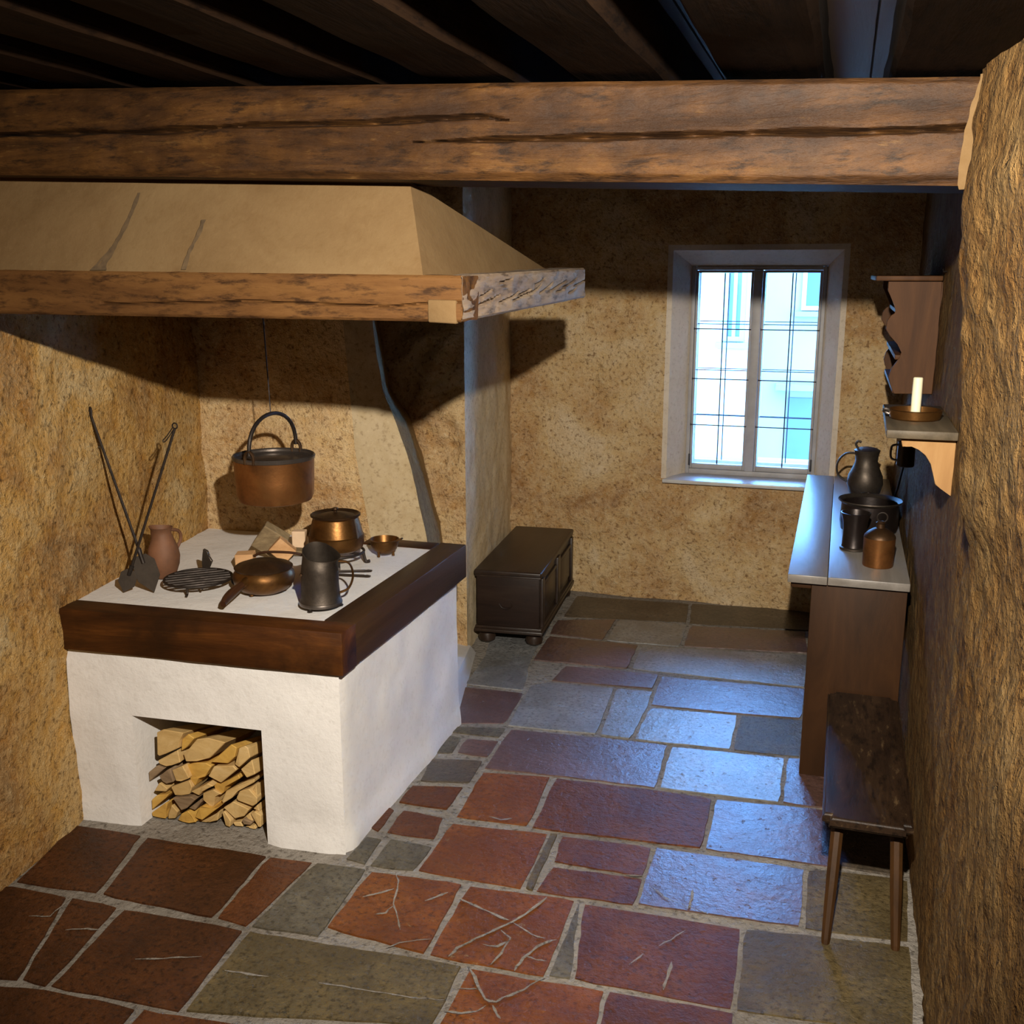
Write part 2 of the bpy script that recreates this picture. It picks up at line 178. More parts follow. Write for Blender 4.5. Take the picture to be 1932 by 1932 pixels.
M['shelf'] = wood('shelf_wood', [(.3, (0.0504, 0.0396, 0.0252)), (.55, (0.0936, 0.072, 0.0468)), (.8, (0.144, 0.1116, 0.072))], 'y', 12, .5, 8, .4, .002)
M['handle_wood'] = wood('handle_wood', [(.3, (.02, .009, .005)), (.7, (.055, .022, .010))], 'y', 14, .35, 6, .2, .001)
M['log_a'] = wood('log_pale', [(.3, (0.46, 0.2905, 0.1031)), (.55, (0.598, 0.4079, 0.1719)), (.8, (0.69, 0.5191, 0.275))], 'x', 16, .8, 2, .5, .003)
M['log_b'] = wood('log_golden', [(.3, (0.46, 0.2544, 0.0572)), (.55, (0.598, 0.3562, 0.07865)), (.8, (0.69, 0.4706, 0.1716))], 'x', 16, .8, 2, .5, .003)
M['log_c'] = wood('log_grey', [(.3, (.17, .11, .06)), (.55, (.28, .19, .11)), (.8, (.38, .28, .17))], 'x', 16, .85, 2, .5, .003)
M['kindling'] = wood('kindling', [(.3, (.42, .22, .09)), (.6, (.6, .36, .18)), (.85, (.7, .5, .3))], 'x', 14, .8, 3, .4, .002)
M['bark'] = wood('kindling_bark', [(.3, (.13, .09, .05)), (.6, (.27, .2, .11)), (.85, (.36, .29, .18))], 'x', 18, .9, 3, .8, .004)
M['pale'] = plain('pale_block', (.72, .52, .34), .8, 0, .08)

M['copper'] = metal('copper', [(.3, (0.1152, 0.04875, 0.0165)), (.55, (0.288, 0.12, 0.0375)), (.8, (0.396, 0.195, 0.0675))], .36, .85, 9)
M['brass'] = metal('brass', [(.3, (0.06479, 0.02808, 0.007656)), (.55, (0.1531, 0.0702, 0.01914)), (.8, (0.2356, 0.1217, 0.03828))], .34, .85, 10)
M['bronze'] = metal('dark_bronze', [(.3, (0.024, 0.012, 0.0056)), (.6, (0.068, 0.0344, 0.0144)), (.85, (0.12, 0.068, 0.0304))], .45, .7, 12)
M['pewter'] = metal('grey_tin', [(.3, (0.036, 0.027, 0.021)), (.6, (0.09, 0.072, 0.057)), (.85, (0.144, 0.12, 0.099))], .42, .75, 10)
M['iron'] = metal('black_iron', [(.3, (.012, .008, .006)), (.7, (.035, .024, .018))], .5, .5, 20)
M['blade'] = metal('shovel_iron', [(.3, (.03, .022, .016)), (.7, (.06, .045, .033))], .6, .4, 12)
M['black_metal'] = metal('blackened_metal', [(.3, (.012, .009, .008)), (.7, (.03, .02, .018))], .3, .6, 10)
M['tin_inside'] = metal('tinned_rim', [(.3, (.09, .075, .065)), (.7, (.22, .19, .17))], .3, .85, 12)
M['clay'] = plain('brown_clay', (.14, .06, .028), .7, 0, .35, 9)
M['candle'] = plain('tallow', (.78, .72, .50), .5, 0, .04)
M['frame_paint'] = plain('window_frame_paint', (.34, .33, .34), .5, 0, .12, 12)
M['lead'] = plain('window_iron', (.02, .02, .028), .6, 0, .2)
M['sill'] = plain('window_sill_paint', (.5, .49, .48), .35, 0, .1, 14)
M['facade'] = plain('facade_render', (.40, .30, .21), .9, 0, .03, .3)
M['facade_side'] = plain('facade_side_render', (.27, .235, .18), .9, 0, .03, .3)
M['facade_trim'] = plain('facade_trim', (.2, .22, .22), .7, 0, .05, 1)
M['facade_glass'] = plain('facade_glass', (.055, .075, .085), .4, 0, .15, .6)
M['ledge'] = plain('outer_ledge', (.12, .14, .16), .5, 0, .08, 3)

_m, _nt, _b, _o = new_mat('window_glass')
_t = _nt.nodes.new('ShaderNodeBsdfTransparent'); _t.inputs[0].default_value = (.93, .96, .98, 1)
_g = _nt.nodes.new('ShaderNodeBsdfGlossy'); _g.inputs['Roughness'].default_value = .03
_f = _nt.nodes.new('ShaderNodeFresnel'); _f.inputs[0].default_value = 1.45
_x = _nt.nodes.new('ShaderNodeMixShader')
_nt.links.new(_f.outputs[0], _x.inputs[0]); _nt.links.new(_t.outputs[0], _x.inputs[1]); _nt.links.new(_g.outputs[0], _x.inputs[2])
_nt.nodes.remove(_b); _nt.links.new(_x.outputs[0], _o.inputs[0])
M['glass'] = _m

ST = {
 'dr': stone('flag_dark_red', [(.3, (0.04024, 0.01387, 0.004394)), (.55, (0.08317, 0.02771, 0.00747)), (.8, (0.118, 0.04531, 0.01407))], .55, 6, spec=.22, relief=.95),
 'rd': stone('flag_red', [(.3, (0.08067, 0.02508, 0.007589)), (.55, (0.1344, 0.04441, 0.01265)), (.8, (0.1667, 0.07056, 0.0253))], .48, 6, spec=.22, relief=.95),
 'og': stone('flag_orange', [(.3, (0.1231, 0.03566, 0.006822)), (.55, (0.1971, 0.06241, 0.01193)), (.8, (0.234, 0.09516, 0.02345))], .5, 6, spots=(0.2771, 0.2199, 0.1236), spec=.22, relief=.95),
 'gy': stone('flag_grey', [(.3, (0.0748, 0.06134, 0.04114)), (.55, (0.1272, 0.1084, 0.0748)), (.8, (0.187, 0.1608, 0.1122))], .5, 9, spec=.22, relief=.95),
 'yg': stone('flag_ochre_grey', [(.3, (0.0763, 0.05404, 0.02394)), (.5, (0.1144, 0.08587, 0.04189)), (.8, (0.1844, 0.1272, 0.04787))], .5, 5, spec=.22, relief=.95),
 'pr': stone('flag_purple_red', [(.3, (0.07128, 0.03425, 0.02547)), (.55, (0.1188, 0.05916, 0.04729)), (.8, (0.1604, 0.09341, 0.08364))], .5, 6, spec=1.0, coat=.55),
 'bg': stone('flag_blue_grey', [(.3, (0.1316, 0.1306, 0.1316)), (.55, (0.2153, 0.2177, 0.2171)), (.8, (0.311, 0.311, 0.3091))], .5, 7, spec=1.0, coat=.55),
 'dk': stone('flag_dark', [(.3, (.05, .04, .03)), (.55, (.10, .075, .05)), (.8, (.2, .15, .1))], .45, 10),
}

# ------------------------------------------------------------------ helpers
def tag(o, label=None, cat=None, group=None, kind=None):
    if label: o['label'] = label
    if cat: o['category'] = cat
    if group: o['group'] = group
    if kind: o['kind'] = kind
    return o

def thing(name, label, cat, loc=(0, 0, 0), group=None, rz=0):
    o = bpy.data.objects.new(name, None); COL.objects.link(o)
    o.empty_display_size = .05
    o.location = loc; o.rotation_euler = (0, 0, rz)
    return tag(o, label, cat, group)

def root_of(o):
    while o.parent: o = o.parent
    return o

def obj(name, bm, mats, parent=None, local=False, smooth=True, origin=None, angle=35):
    """link a bmesh (built in world metres) as ONE mesh object"""
    if parent is not None and not local:
        bmesh.ops.translate(bm, verts=bm.verts, vec=-V(root_of(parent).location))
    if parent is None and origin is not None:
        bmesh.ops.translate(bm, verts=bm.verts, vec=-V(origin))
    bmesh.ops.recalc_face_normals(bm, faces=bm.faces)
    me = bpy.data.meshes.new(name); bm.to_mesh(me); bm.free()
    for m in (mats if isinstance(mats, (list, tuple)) else [mats]): me.materials.append(m)
    if smooth:
        for p in me.polygons: p.use_smooth = True
        me.set_sharp_from_angle(angle=math.radians(angle))
    o = bpy.data.objects.new(name, me); COL.objects.link(o)
    if parent is not None: o.parent = parent
    elif origin is not None: o.location = origin
    return o

def box_into(bm, x0, x1, y0, y1, z0, z1, bev=0.0, seg=2):
    vs = [bm.verts.new((x, y, z)) for z in (z0, z1) for y in (y0, y1) for x in (x0, x1)]
    fs = [(0, 2, 3, 1), (4, 5, 7, 6), (0, 1, 5, 4), (2, 6, 7, 3), (0, 4, 6, 2), (1, 3, 7, 5)]
    faces = [bm.faces.new([vs[i] for i in f]) for f in fs]
    if bev:
        es = list({e for f in faces for e in f.edges})
        bmesh.ops.bevel(bm, geom=es, offset=bev, segments=seg, affect='EDGES', profile=.5)
    return vs

def box(x0, x1, y0, y1, z0, z1, bev=0.0, seg=2):
    bm = bmesh.new(); box_into(bm, x0, x1, y0, y1, z0, z1, bev, seg); return bm

def hexa(pts, bev=0.0, seg=2):
    """8 corners: bottom 4 (ccw) then top 4"""
    bm = bmesh.new(); vs = [bm.verts.new(p) for p in pts]
    for f in ((3, 2, 1, 0), (4, 5, 6, 7), (0, 1, 5, 4), (1, 2, 6, 5), (2, 3, 7, 6), (3, 0, 4, 7)):
        bm.faces.new([vs[i] for i in f])
    if bev: bmesh.ops.bevel(bm, geom=list(bm.edges), offset=bev, segments=seg, affect='EDGES', profile=.5)
    return bm

def prism_into(bm, poly3, d, bev=0.0):
    a = [bm.verts.new(p) for p in poly3]; b = [bm.verts.new(V(p) + V(d)) for p in poly3]
    n = len(a); fs = [bm.faces.new(a), bm.faces.new(b[::-1])]
    for i in range(n): fs.append(bm.faces.new((a[i], b[i], b[(i + 1) % n], a[(i + 1) % n])))
    if bev:
        es = list({e for f in fs for e in f.edges})
        bmesh.ops.bevel(bm, geom=es, offset=bev, segments=1, affect='EDGES')

def prism(poly3, d, bev=0.0):
    bm = bmesh.new(); prism_into(bm, poly3, d, bev); return bm

def lathe_into(bm, prof, c=(0, 0, 0), seg=40, top_fn=None):
    """prof: (r, z) list bottom to top (may fold inside); closed at r=0 ends"""
    rings = []
    for r, z in prof:
        if r < 1e-5: rings.append([bm.verts.new((c[0], c[1], c[2] + z))])
        else:
            ring = []
            for i in range(seg):
                a = 2 * math.pi * i / seg
                p = V((c[0] + r * math.cos(a), c[1] + r * math.sin(a), c[2] + z))
                if top_fn: p = top_fn(p, a, r, z)
                ring.append(bm.verts.new(p))
            rings.append(ring)
    for A, B in zip(rings, rings[1:]):
        if len(A) == 1 and len(B) == 1: continue
        for i in range(seg):
            j = (i + 1) % seg
            if len(A) == 1: bm.faces.new((A[0], B[j], B[i]))
            elif len(B) == 1: bm.faces.new((A[i], A[j], B[0]))
            else: bm.faces.new((A[i], A[j], B[j], B[i]))

def lathe(prof, c=(0, 0, 0), seg=40, top_fn=None):
    bm = bmesh.new(); lathe_into(bm, prof, c, seg, top_fn); return bm

def smooth_path(pts, n=6, closed=False):
    P = [V(p) for p in pts]; out = []
    m = len(P)
    for i in range(m if closed else m - 1):
        p0 = P[(i - 1) % m] if (closed or i > 0) else P[0]
        p1 = P[i]; p2 = P[(i + 1) % m]
        p3 = P[(i + 2) % m] if (closed or i + 2 < m) else P[-1]
        for k in range(n):
            t = k / n
            out.append(.5 * ((2 * p1) + (-p0 + p2) * t + (2 * p0 - 5 * p1 + 4 * p2 - p3) * t * t + (-p0 + 3 * p1 - 3 * p2 + p3) * t ** 3))
    if not closed: out.append(P[-1])
    return out

def tube_into(bm, pts, r, seg=10, closed=False, flat=1.0):
    P = [V(p) for p in pts]; n = len(P); rings = []
    up = V((0, 0, 1)); prev = None
    for i in range(n):
        if closed: t = P[(i + 1) % n] - P[i - 1]
        else: t = P[min(i + 1, n - 1)] - P[max(i - 1, 0)]
        t.normalize()
        if prev is None:
            a = t.cross(up)
            if a.length < .05: a = t.cross(V((1, 0, 0)))
        else: a = prev - t * prev.dot(t)
        a.normalize(); prev = a; b = t.cross(a)
        rr = r[i] if isinstance(r, (list, tuple)) else r
        rings.append([bm.verts.new(P[i] + a * rr * math.cos(2 * math.pi * k / seg) + b * rr * flat * math.sin(2 * math.pi * k / seg)) for k in range(seg)])
    rng = range(n if closed else n - 1)
    for i in rng:
        A, B = rings[i], rings[(i + 1) % n]
        for k in range(seg):
            bm.faces.new((A[k], A[(k + 1) % seg], B[(k + 1) % seg], B[k]))
    if not closed:
        bm.faces.new(rings[0][::-1]); bm.faces.new(rings[-1])

def tube(pts, r, seg=10, closed=False, flat=1.0):
    bm = bmesh.new(); tube_into(bm, pts, r, seg, closed, flat); return bm

def ring_pts(c, r, n=28, ax='z', sx=1, sy=1):
    out = []
    for i in range(n):
        a = 2 * math.pi * i / n; u, w = r * sx * math.cos(a), r * sy * math.sin(a)
        out.append(V(c) + (V((u, w, 0)) if ax == 'z' else V((u, 0, w)) if ax == 'y' else V((0, u, w))))
    return out

def fbm(p, s, oct=4):
    v = 0; a = 1; q = V(p) * s
    for _ in range(oct):
        v += a * noise.noise(q); q = q * 2.07 + V((3.1, 1.7, 5.3)); a *= .5
    return v

def sheet(fn, us, vs, keep=None, mat=None):
    """grid surface; fn(u, v) -> point"""
    bm = bmesh.new()
    g = [[bm.verts.new(fn(u, v)) for v in vs] for u in us]
    for i in range(len(us) - 1):
        for j in range(len(vs) - 1):
            if keep and not keep((us[i] + us[i + 1]) / 2, (vs[j] + vs[j + 1]) / 2): continue
            f = bm.faces.new((g[i][j], g[i + 1][j], g[i + 1][j + 1], g[i][j + 1]))
            if mat: f.material_index = mat((us[i] + us[i + 1]) / 2, (vs[j] + vs[j + 1]) / 2)
    loose = [v for v in bm.verts if not v.link_faces]
    bmesh.ops.delete(bm, geom=loose, context='VERTS')
    return bm

def lin(a, b, step):
    n = max(1, int(round((b - a) / step)))
    return [a + (b - a) * i / n for i in range(n + 1)]

def sstep(a, b, x):
    t = max(0, min(1, (x - a) / (b - a))); return t * t * (3 - 2 * t)

def interp(tbl, x):
    if x <= tbl[0][0]: return tbl[0][1]
    for (a, p), (b, q) in zip(tbl, tbl[1:]):
        if x <= b: return p + (q - p) * (x - a) / (b - a)
    return tbl[-1][1]

# ------------------------------------------------------------------ the room
def structure(o): o['kind'] = 'structure'; return o

# floor: mortar bed and dressed flagstones
bm = bmesh.new()
def flag(poly, key, z=0.0, inset=.004):
    c = sum((V((x, y)) for x, y in poly), V((0, 0))) / len(poly)
    rnd = random.Random(int(c.x * 977 + c.y * 3313))
    pts = []
    m = len(poly)
    for i in range(m):                                   # soften corners, roughen edges
        a, b = V(poly[i]), V(poly[(i + 1) % m])
        L = (b - a).length; n = max(2, int(L / .05))
        nrm = V(((b - a).y, -(b - a).x)).normalized()
        for k in range(n):
            t = (k + .12) / n if k == 0 else k / n
            p = a.lerp(b, t) + nrm * rnd.uniform(-.001, .0045)
            pts.append(p)
    tilt = V((rnd.uniform(-.004, .004), rnd.uniform(-.004, .004)))
    zz = z + rnd.uniform(-.0015, .0015)
    h = lambda p: zz + (p - c).dot(tilt)
    top = [bm.verts.new((p.x + (c.x - p.x) * .004, p.y + (c.y - p.y) * .004, h(p))) for p in pts]
    bot = [bm.verts.new((p.x, p.y, h(p) - .007)) for p in pts]
    f = bm.faces.new(top); f.material_index = key
    n = len(top)
    for i in range(n):
        f = bm.faces.new((bot[i], bot[(i + 1) % n], top[(i + 1) % n], top[i])); f.material_index = key
def seam(pts, w):
    P = [V(p) for p in pts]; L = []
    rnd = random.Random(int(P[0].x * 991))
    Q = []
    for a, b in zip(P, P[1:]):
        n = max(2, int((b - a).length / .02))
        for k in range(n): Q.append(a.lerp(b, k / n) + V((rnd.uniform(-.0025, .0025), rnd.uniform(-.0025, .0025))))
    Q.append(P[-1])
    for i, p in enumerate(Q):
        t = (Q[min(i + 1, len(Q) - 1)] - Q[max(i - 1, 0)]).normalized(); n = V((-t.y, t.x))
        ww = w * (.45 + .9 * rnd.random()) * (1 if 0 < i < len(Q) - 1 else .3)
        L.append((bm.verts.new((p.x + n.x * ww, p.y + n.y * ww, .0032)), bm.verts.new((p.x - n.x * ww, p.y - n.y * ww, .0032))))
    for (a, b), (c, d) in zip(L, L[1:]):
        bm.faces.new((b, d, c, a)).material_index = 0
for k, l in enumerate(CRACKS): seam(l, .0042 if k % 3 else .0028)
keys = list(ST)
for key, poly in FLAGS: flag(poly, keys.index(key) + 1)
rr = random.Random(5)
y = -1.7
while y < 1.9:                                           # the floor behind and under the photographer
    d = rr.uniform(.36, .5); x = -2.3
    while x < .22:
        w = rr.uniform(.4, .62); x1 = min(x + w, .27)
        flag([(x + .008, y + .008), (x1 - .008, y + .008), (x1 - .008, min(y + d, 1.92) - .008), (x + .008, min(y + d, 1.92) - .008)], rr.choice([1, 2, 3, 4, 5]))
        x = x1
    y += d
vs = [bm.verts.new(p) for p in ((-3, -1.95, -.005), (.55, -1.95, -.005), (.55, 6.35, -.005), (-3, 6.35, -.005))]
bm.faces.new(vs).material_index = 0
structure(obj('floor', bm, [M['mortar']] + [ST[k] for k in keys], smooth=False))

# right wall: plumb at the foot, swelling out at the near end where it carries the beam
NEAR = [(0, .312), (1.1, .318), (1.25, .322), (1.33, .312), (1.46, .278), (1.85, .247), (2.13, .224), (2.36, .243), (2.8, .25)]
def right_x(y, z):
    xn = interp(NEAR, z) + .04 * sstep(1.0, 1.5, z) * (1 - sstep(2.1, 2.5, y))
    hi = .332 + .0115 * max(0, y - 2.6); lo = .338 - .004 * max(0, y - 2.6)
    k = sstep(1.0, 1.9, z); xf = lo + (hi - lo) * k
    t = sstep(2.5, 2.6, y)
    return xn * (1 - t) + xf * t
def right_pt(y, z):
    p = V((right_x(y, z), y, z))
    return p + V((fbm(p, 3, 4) * .006 + fbm(p, 12, 4) * (.009 - .005 * sstep(2.6, 3.2, y)), 0, 0))
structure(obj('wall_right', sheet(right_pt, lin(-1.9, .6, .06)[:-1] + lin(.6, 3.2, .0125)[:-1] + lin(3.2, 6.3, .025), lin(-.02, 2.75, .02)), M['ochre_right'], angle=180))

# back wall with the window opening and its splayed reveal
WX0, WX1, WZ0, WZ1 = -.95, -.02, .752, 2.075             # room side of the opening
IX0, IX1, IZ0, IZ1 = -.858, -.104, .765, 1.988           # window side
YB, YW = 6.07, 6.22
def amp_edge(x, z):
    d = max(max(WX0 - x, x - WX1), max(WZ0 - z, z - WZ1))
    return sstep(0, .08, d)
def back_pt(x, z):
    p = V((x, YB, z)); a = amp_edge(x, z)
    return p + V((0, (fbm(p, 3, 4) * .022 + fbm(p, 11, 3) * .013) * a, 0))
xs = lin(-2.0, WX0, .03)[:-1] + lin(WX0, WX1, .031)[:-1] + lin(WX1, .5, .03)
zs = lin(-.02, WZ0, .03)[:-1] + lin(WZ0, WZ1, .031)[:-1] + lin(WZ1, 2.75, .03)
inside = lambda x, z: WX0 < x < WX1 and WZ0 < z < WZ1
bm = sheet(back_pt, xs, zs, keep=lambda x, z: not inside(x, z),
           mat=lambda x, z: 1 if (WX0 - .045 < x < WX1 + .035 and WZ0 - .01 < z < WZ1 + .035) else 0)
o4 = [(WX0, YB, WZ0), (WX1, YB, WZ0), (WX1, YB, WZ1), (WX0, YB, WZ1)]
i4 = [(IX0, YW, IZ0), (IX1, YW, IZ0), (IX1, YW, IZ1), (IX0, YW, IZ1)]
e4 = [(IX0 - .03, 6.5, IZ0 - .03), (IX1 + .03, 6.5, IZ0 - .03), (IX1 + .03, 6.5, IZ1 + .03), (IX0 - .03, 6.5, IZ1 + .03)]
for A, B in ((o4, i4), (i4, e4)):
    va = [bm.verts.new(p) for p in A]; vb = [bm.verts.new(p) for p in B]
    for i in range(4):
        f = bm.faces.new((va[i], va[(i + 1) % 4], vb[(i + 1) % 4], vb[i])); f.material_index = 1
va = [bm.verts.new(p) for p in e4]                       # outer face of the wall, so daylight enters by the window only
vb = [bm.verts.new(p) for p in ((-2.2, 6.5, -.3), (.8, 6.5, -.3), (.8, 6.5, 3), (-2.2, 6.5, 3))]
for i in range(4): bm.faces.new((va[i], va[(i + 1) % 4], vb[(i + 1) % 4], vb[i])).material_index = 1
structure(obj('wall_back', bm, [M['ochre'], M['reveal']], angle=50))

# left side: the long wall, the niche wall behind the hearth, its leaning end, the recess and the far return
def left_pt(y, z):
    p = V((-2.55 - .15 * (y - 2.82), y, z))
    return p + V((fbm(p, 2.6, 4) * .018 + fbm(p, 10, 3) * .008, 0, 0))
structure(obj('wall_left', sheet(left_pt, lin(-1.9, 4.12, .03), lin(-.02, 2.9, .03)), M['ochre_left'], angle=180))
JL = [(0, -1.86), (.80, -1.935), (1.2, -2.0), (1.33, -2.006), (1.75, -2.035), (2.8, -2.08)]
JR = [(0, -1.60), (.80, -1.698), (1.12, -1.766), (1.30, -1.825), (1.45, -1.893), (1.75, -1.929), (2.8, -1.98)]
JS = [(0, -1.72), (.70, -1.808), (1.05, -1.888), (1.24, -1.947), (1.40, -2.04), (1.73, -2.093), (2.8, -2.15)]
def niche_pt(u, z):
    x = -2.78 + (interp(JL, z) + 2.78) * u
    y = 3.975 + .075 * u
    p = V((x, y, z))
    k = 1 - sstep(.94, 1, u)
    return p + V((0, (fbm(p, 3, 4) * .016 + fbm(p, 11, 3) * .007) * k, 0))
bm = sheet(niche_pt, lin(0, 1, .03), lin(-.02, 2.8, .03))
def jamb_pt(u, z):
    if u <= 1:
        x = interp(JL, z) + (interp(JR, z) - interp(JL, z)) * u; y = 4.05 + .07 * u
    else:
        x = interp(JR, z) + (interp(JS, z) - interp(JR, z)) * (u - 1); y = 4.12 + .38 * (u - 1)
    p = V((x, y, z))
    k = sstep(0, .08, u)
    return p + V((0, (fbm(p, 4, 3) * .010 + fbm(p, 14, 2) * .005) * k, 0))
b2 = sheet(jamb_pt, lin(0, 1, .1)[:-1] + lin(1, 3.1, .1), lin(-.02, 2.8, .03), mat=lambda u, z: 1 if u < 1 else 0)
def rough_pt(x, z):
    p = V((x, 4.83, z))
    k = 1 - sstep(-1.83, -1.775, x)
    return p + V((0, (fbm(p, 5, 4) * .035 + fbm(p, 14, 3) * .018) * k, 0))
b3 = sheet(rough_pt, lin(-2.6, -1.772, .02), lin(-.02, 2.8, .02))
def side_pt(y, z):
    p = V((-1.772 - .12 * (y - 4.83), y, z))
    k = sstep(4.83, 4.9, y)
    return p + V(((fbm(p, 3, 4) * .012 + fbm(p, 12, 3) * .005) * k, 0, 0))
b4 = sheet(side_pt, lin(4.83, 6.12, .03), lin(-.02, 2.8, .03), mat=lambda u, z: 1)
structure(obj('wall_niche', bm, [M['ochre'], M['grey_plaster']], angle=60))
structure(obj('wall_jamb', b2, [M['dark_plaster'], M['grey_plaster_dimmed']], angle=60))
structure(obj('wall_recess', b3, [M['ochre'], M['grey_plaster']], angle=60))
structure(obj('wall_return', b4, [M['ochre'], M['grey_plaster']], angle=60))
bm = sheet(lambda x, z: V((x, -1.88, z)), lin(-2.3, .5, .2), lin(-.02, 2.8, .2))
structure(obj('wall_front', bm, M['ochre']))

# ceiling boards over the joists; everything rises gently towards the left
def jz(x): return 2.368 - .04 * (x - .24)
bm = bmesh.new(); x = -3.0
while x < .6:
    w = random.uniform(.2, .27)
    pts = [(x + .003, -1.95, jz(x) + .135), (x + w - .003, -1.95, jz(x + w) + .135), (x + w - .003, 6.3, jz(x + w) + .135), (x + .003, 6.3, jz(x) + .135)]
    pts = pts + [(a, b, c + .03) for a, b, c in pts]
    v8 = [bm.verts.new(p) for p in pts]
    for f in ((3, 2, 1, 0), (4, 5, 6, 7), (0, 1, 5, 4), (1, 2, 6, 5), (2, 3, 7, 6), (3, 0, 4, 7)): bm.faces.new([v8[i] for i in f])
    x += w
v4 = [bm.verts.new(p) for p in ((-3.1, -2, jz(-3.1) + .1655), (.7, -2, jz(.7) + .1655), (.7, 6.5, jz(.7) + .1655), (-3.1, 6.5, jz(-3.1) + .1655))]
bm.faces.new(v4)
structure(obj('ceiling', bm, M['boards'], smooth=False))

ORD = ['first', 'second', 'third', 'fourth', 'fifth', 'sixth', 'seventh', 'eighth']
JW = [(.062, .30), (-.305, -.078), (-.655, -.432), (-1.03, -.80), (-1.40, -1.17), (-1.77, -1.545), (-2.14, -1.915), (-2.51, -2.285)]
for i, (a, b) in enumerate(JW):
    def jp(u, y, a=a, b=b, i=i):
        pass
    za, zb = jz(a), jz(b); w = 0.012
    y0, y1 = -1.85, 6.02
    rj = random.Random(40 + i)
    ys = lin(y0, y1, .08)
    bm = bmesh.new(); rows = []
    for y in ys:
        q = V((a, y, 0)); d = fbm((i * 3.3, y, 0), 1.7, 3) * .006; e = fbm((i * 5.1, y, 9), 2.3, 3) * .006
        c1 = w * (1 + .5 * noise.noise(V((i * 2.0, y * 3, 1))))
        sec = [(a + e, za + .134), (a + e, za + c1), (a + e + c1, za + d), ((a + b) / 2, (za + zb) / 2 + d - .003), (b + e - c1 * 1.2, zb + d), (b + e, zb + c1 * 1.2), (b + e, zb + .134)]
        rows.append([bm.verts.new((x, y, z)) for x, z in sec])
    for r0, r1 in zip(rows, rows[1:]):
        for k in range(6): bm.faces.new((r0[k], r0[k + 1], r1[k + 1], r1[k]))
        bm.faces.new((r0[6], r0[0], r1[0], r1[6]))
    bm.faces.new(rows[0]); bm.faces.new(rows[-1][::-1])
    lab = ('dark brown ceiling joist running along the right wall above the big beam' if i == 0 else
           'dark ceiling joist over the beam, %s counted from the right wall' % ORD[i])
    o = obj('ceiling_joist', bm, M['joist'], origin=((a + b) / 2, 2.0, za))
    tag(o, lab, 'ceiling joist', 'ceiling joists resting on the big beam')
    for k in range(2 if i < 3 else 0):                   # drying cracks along the underside
        pass

# ------------------------------------------------------------------ the great beam
BX0, BX1 = -2.62, .345
def bz0(x): return 2.133 + (.222 - x) * .0351
def bz1(x): return 2.352 + (.243 - x) * .0385
CR1 = [(-2.62, 2.335), (-1.75, 2.322), (-1.2, 2.318), (-.86, 2.318), (-.80, 2.305)]
CR2 = [(-1.02, 2.266), (-.7, 2.262), (-.35, 2.258), (.0, 2.250), (.36, 2.252)]
def crack(x, z):
    d = 0
    for tbl, x0, x1 in ((CR1, -2.62, -.78), (CR2, -1.04, .36)):
        if x0 < x < x1:
            zc = interp(tbl, x) + .006 * noise.noise(V((x * 3, 1, 2)))
            w = .0075 * (1.1 + .8 * noise.noise(V((x * 6, 4, 2)))) * min(1, (x - x0) / .2, (x1 - x) / .12)
            d = max(d, max(0, 1 - abs(z - zc) / max(w, .001)))
    return d
def beam_face(x, t):
    z = bz0(x) + (bz1(x) - bz0(x)) * t
    p = V((x, 2.5, z))
    ch = .018 * (1 + .5 * noise.noise(V((x * 1.3, 0, 3))))
    below = max(0, ch - (z - bz0(x)))
    above = max(0, .012 - (bz1(x) - z))
    q = V((x * .35, 0, z))
    return V((x, 2.5 + below * .8 + above * .8 + crack(x, z) * .035 + fbm(q, 14, 4) * .004 + fbm(V((x * 1.2, 1, z * 2)), 5, 3) * .003, z))
beam = thing('ceiling_beam', 'massive weathered brown beam with a long crack spanning the whole room', 'beam', (-1.1, 2.62, 2.14))
tops = lin(0, 1, .014)
bm = sheet(beam_face, lin(BX0, BX1, .012), tops)
vsl = lin(BX0, BX1, .1)
def strip(bm, f1, f2):
    A = [bm.verts.new(f1(x)) for x in vsl]; B = [bm.verts.new(f2(x)) for x in vsl]
    for i in range(len(vsl) - 1): bm.faces.new((A[i], A[i + 1], B[i + 1], B[i]))
strip(bm, lambda x: (x, 2.515, bz0(x)), lambda x: (x, 2.74, bz0(x)))
strip(bm, lambda x: (x, 2.74, bz0(x)), lambda x: (x, 2.74, bz1(x)))
strip(bm, lambda x: (x, 2.74, bz1(x)), lambda x: (x, 2.51, bz1(x)))
obj('timber', bm, M['beam'], beam, angle=60)
# pale plaster smeared round the beam's right end where it enters the wall
bm = bmesh.new()
pl = []
for t in lin(-.04, 1.0, .05):
    z = 2.133 + .222 * t
    xw = right_x(2.49, z)
    wdt = .004 + .012 * abs(math.sin(t * 2.6 + .6)) + .006 * noise.noise(V((t * 9, 2, 2)))
    pl.append((V((xw - wdt, 2.497, z)), V((xw + .03, 2.477, z)), V((xw + .03, 2.53, z))))
for r0, r1 in zip(pl, pl[1:]):
    a = [bm.verts.new(p) for p in r0]; b = [bm.verts.new(p) for p in r1]
    for k in range(3): bm.faces.new((a[k], a[(k + 1) % 3], b[(k + 1) % 3], b[k]))
bmesh.ops.remove_doubles(bm, verts=bm.verts, dist=.0005)
o = obj('plaster_collar', bm, M['hood'], beam); o['label'] = 'pale plaster at the wall end of the beam'

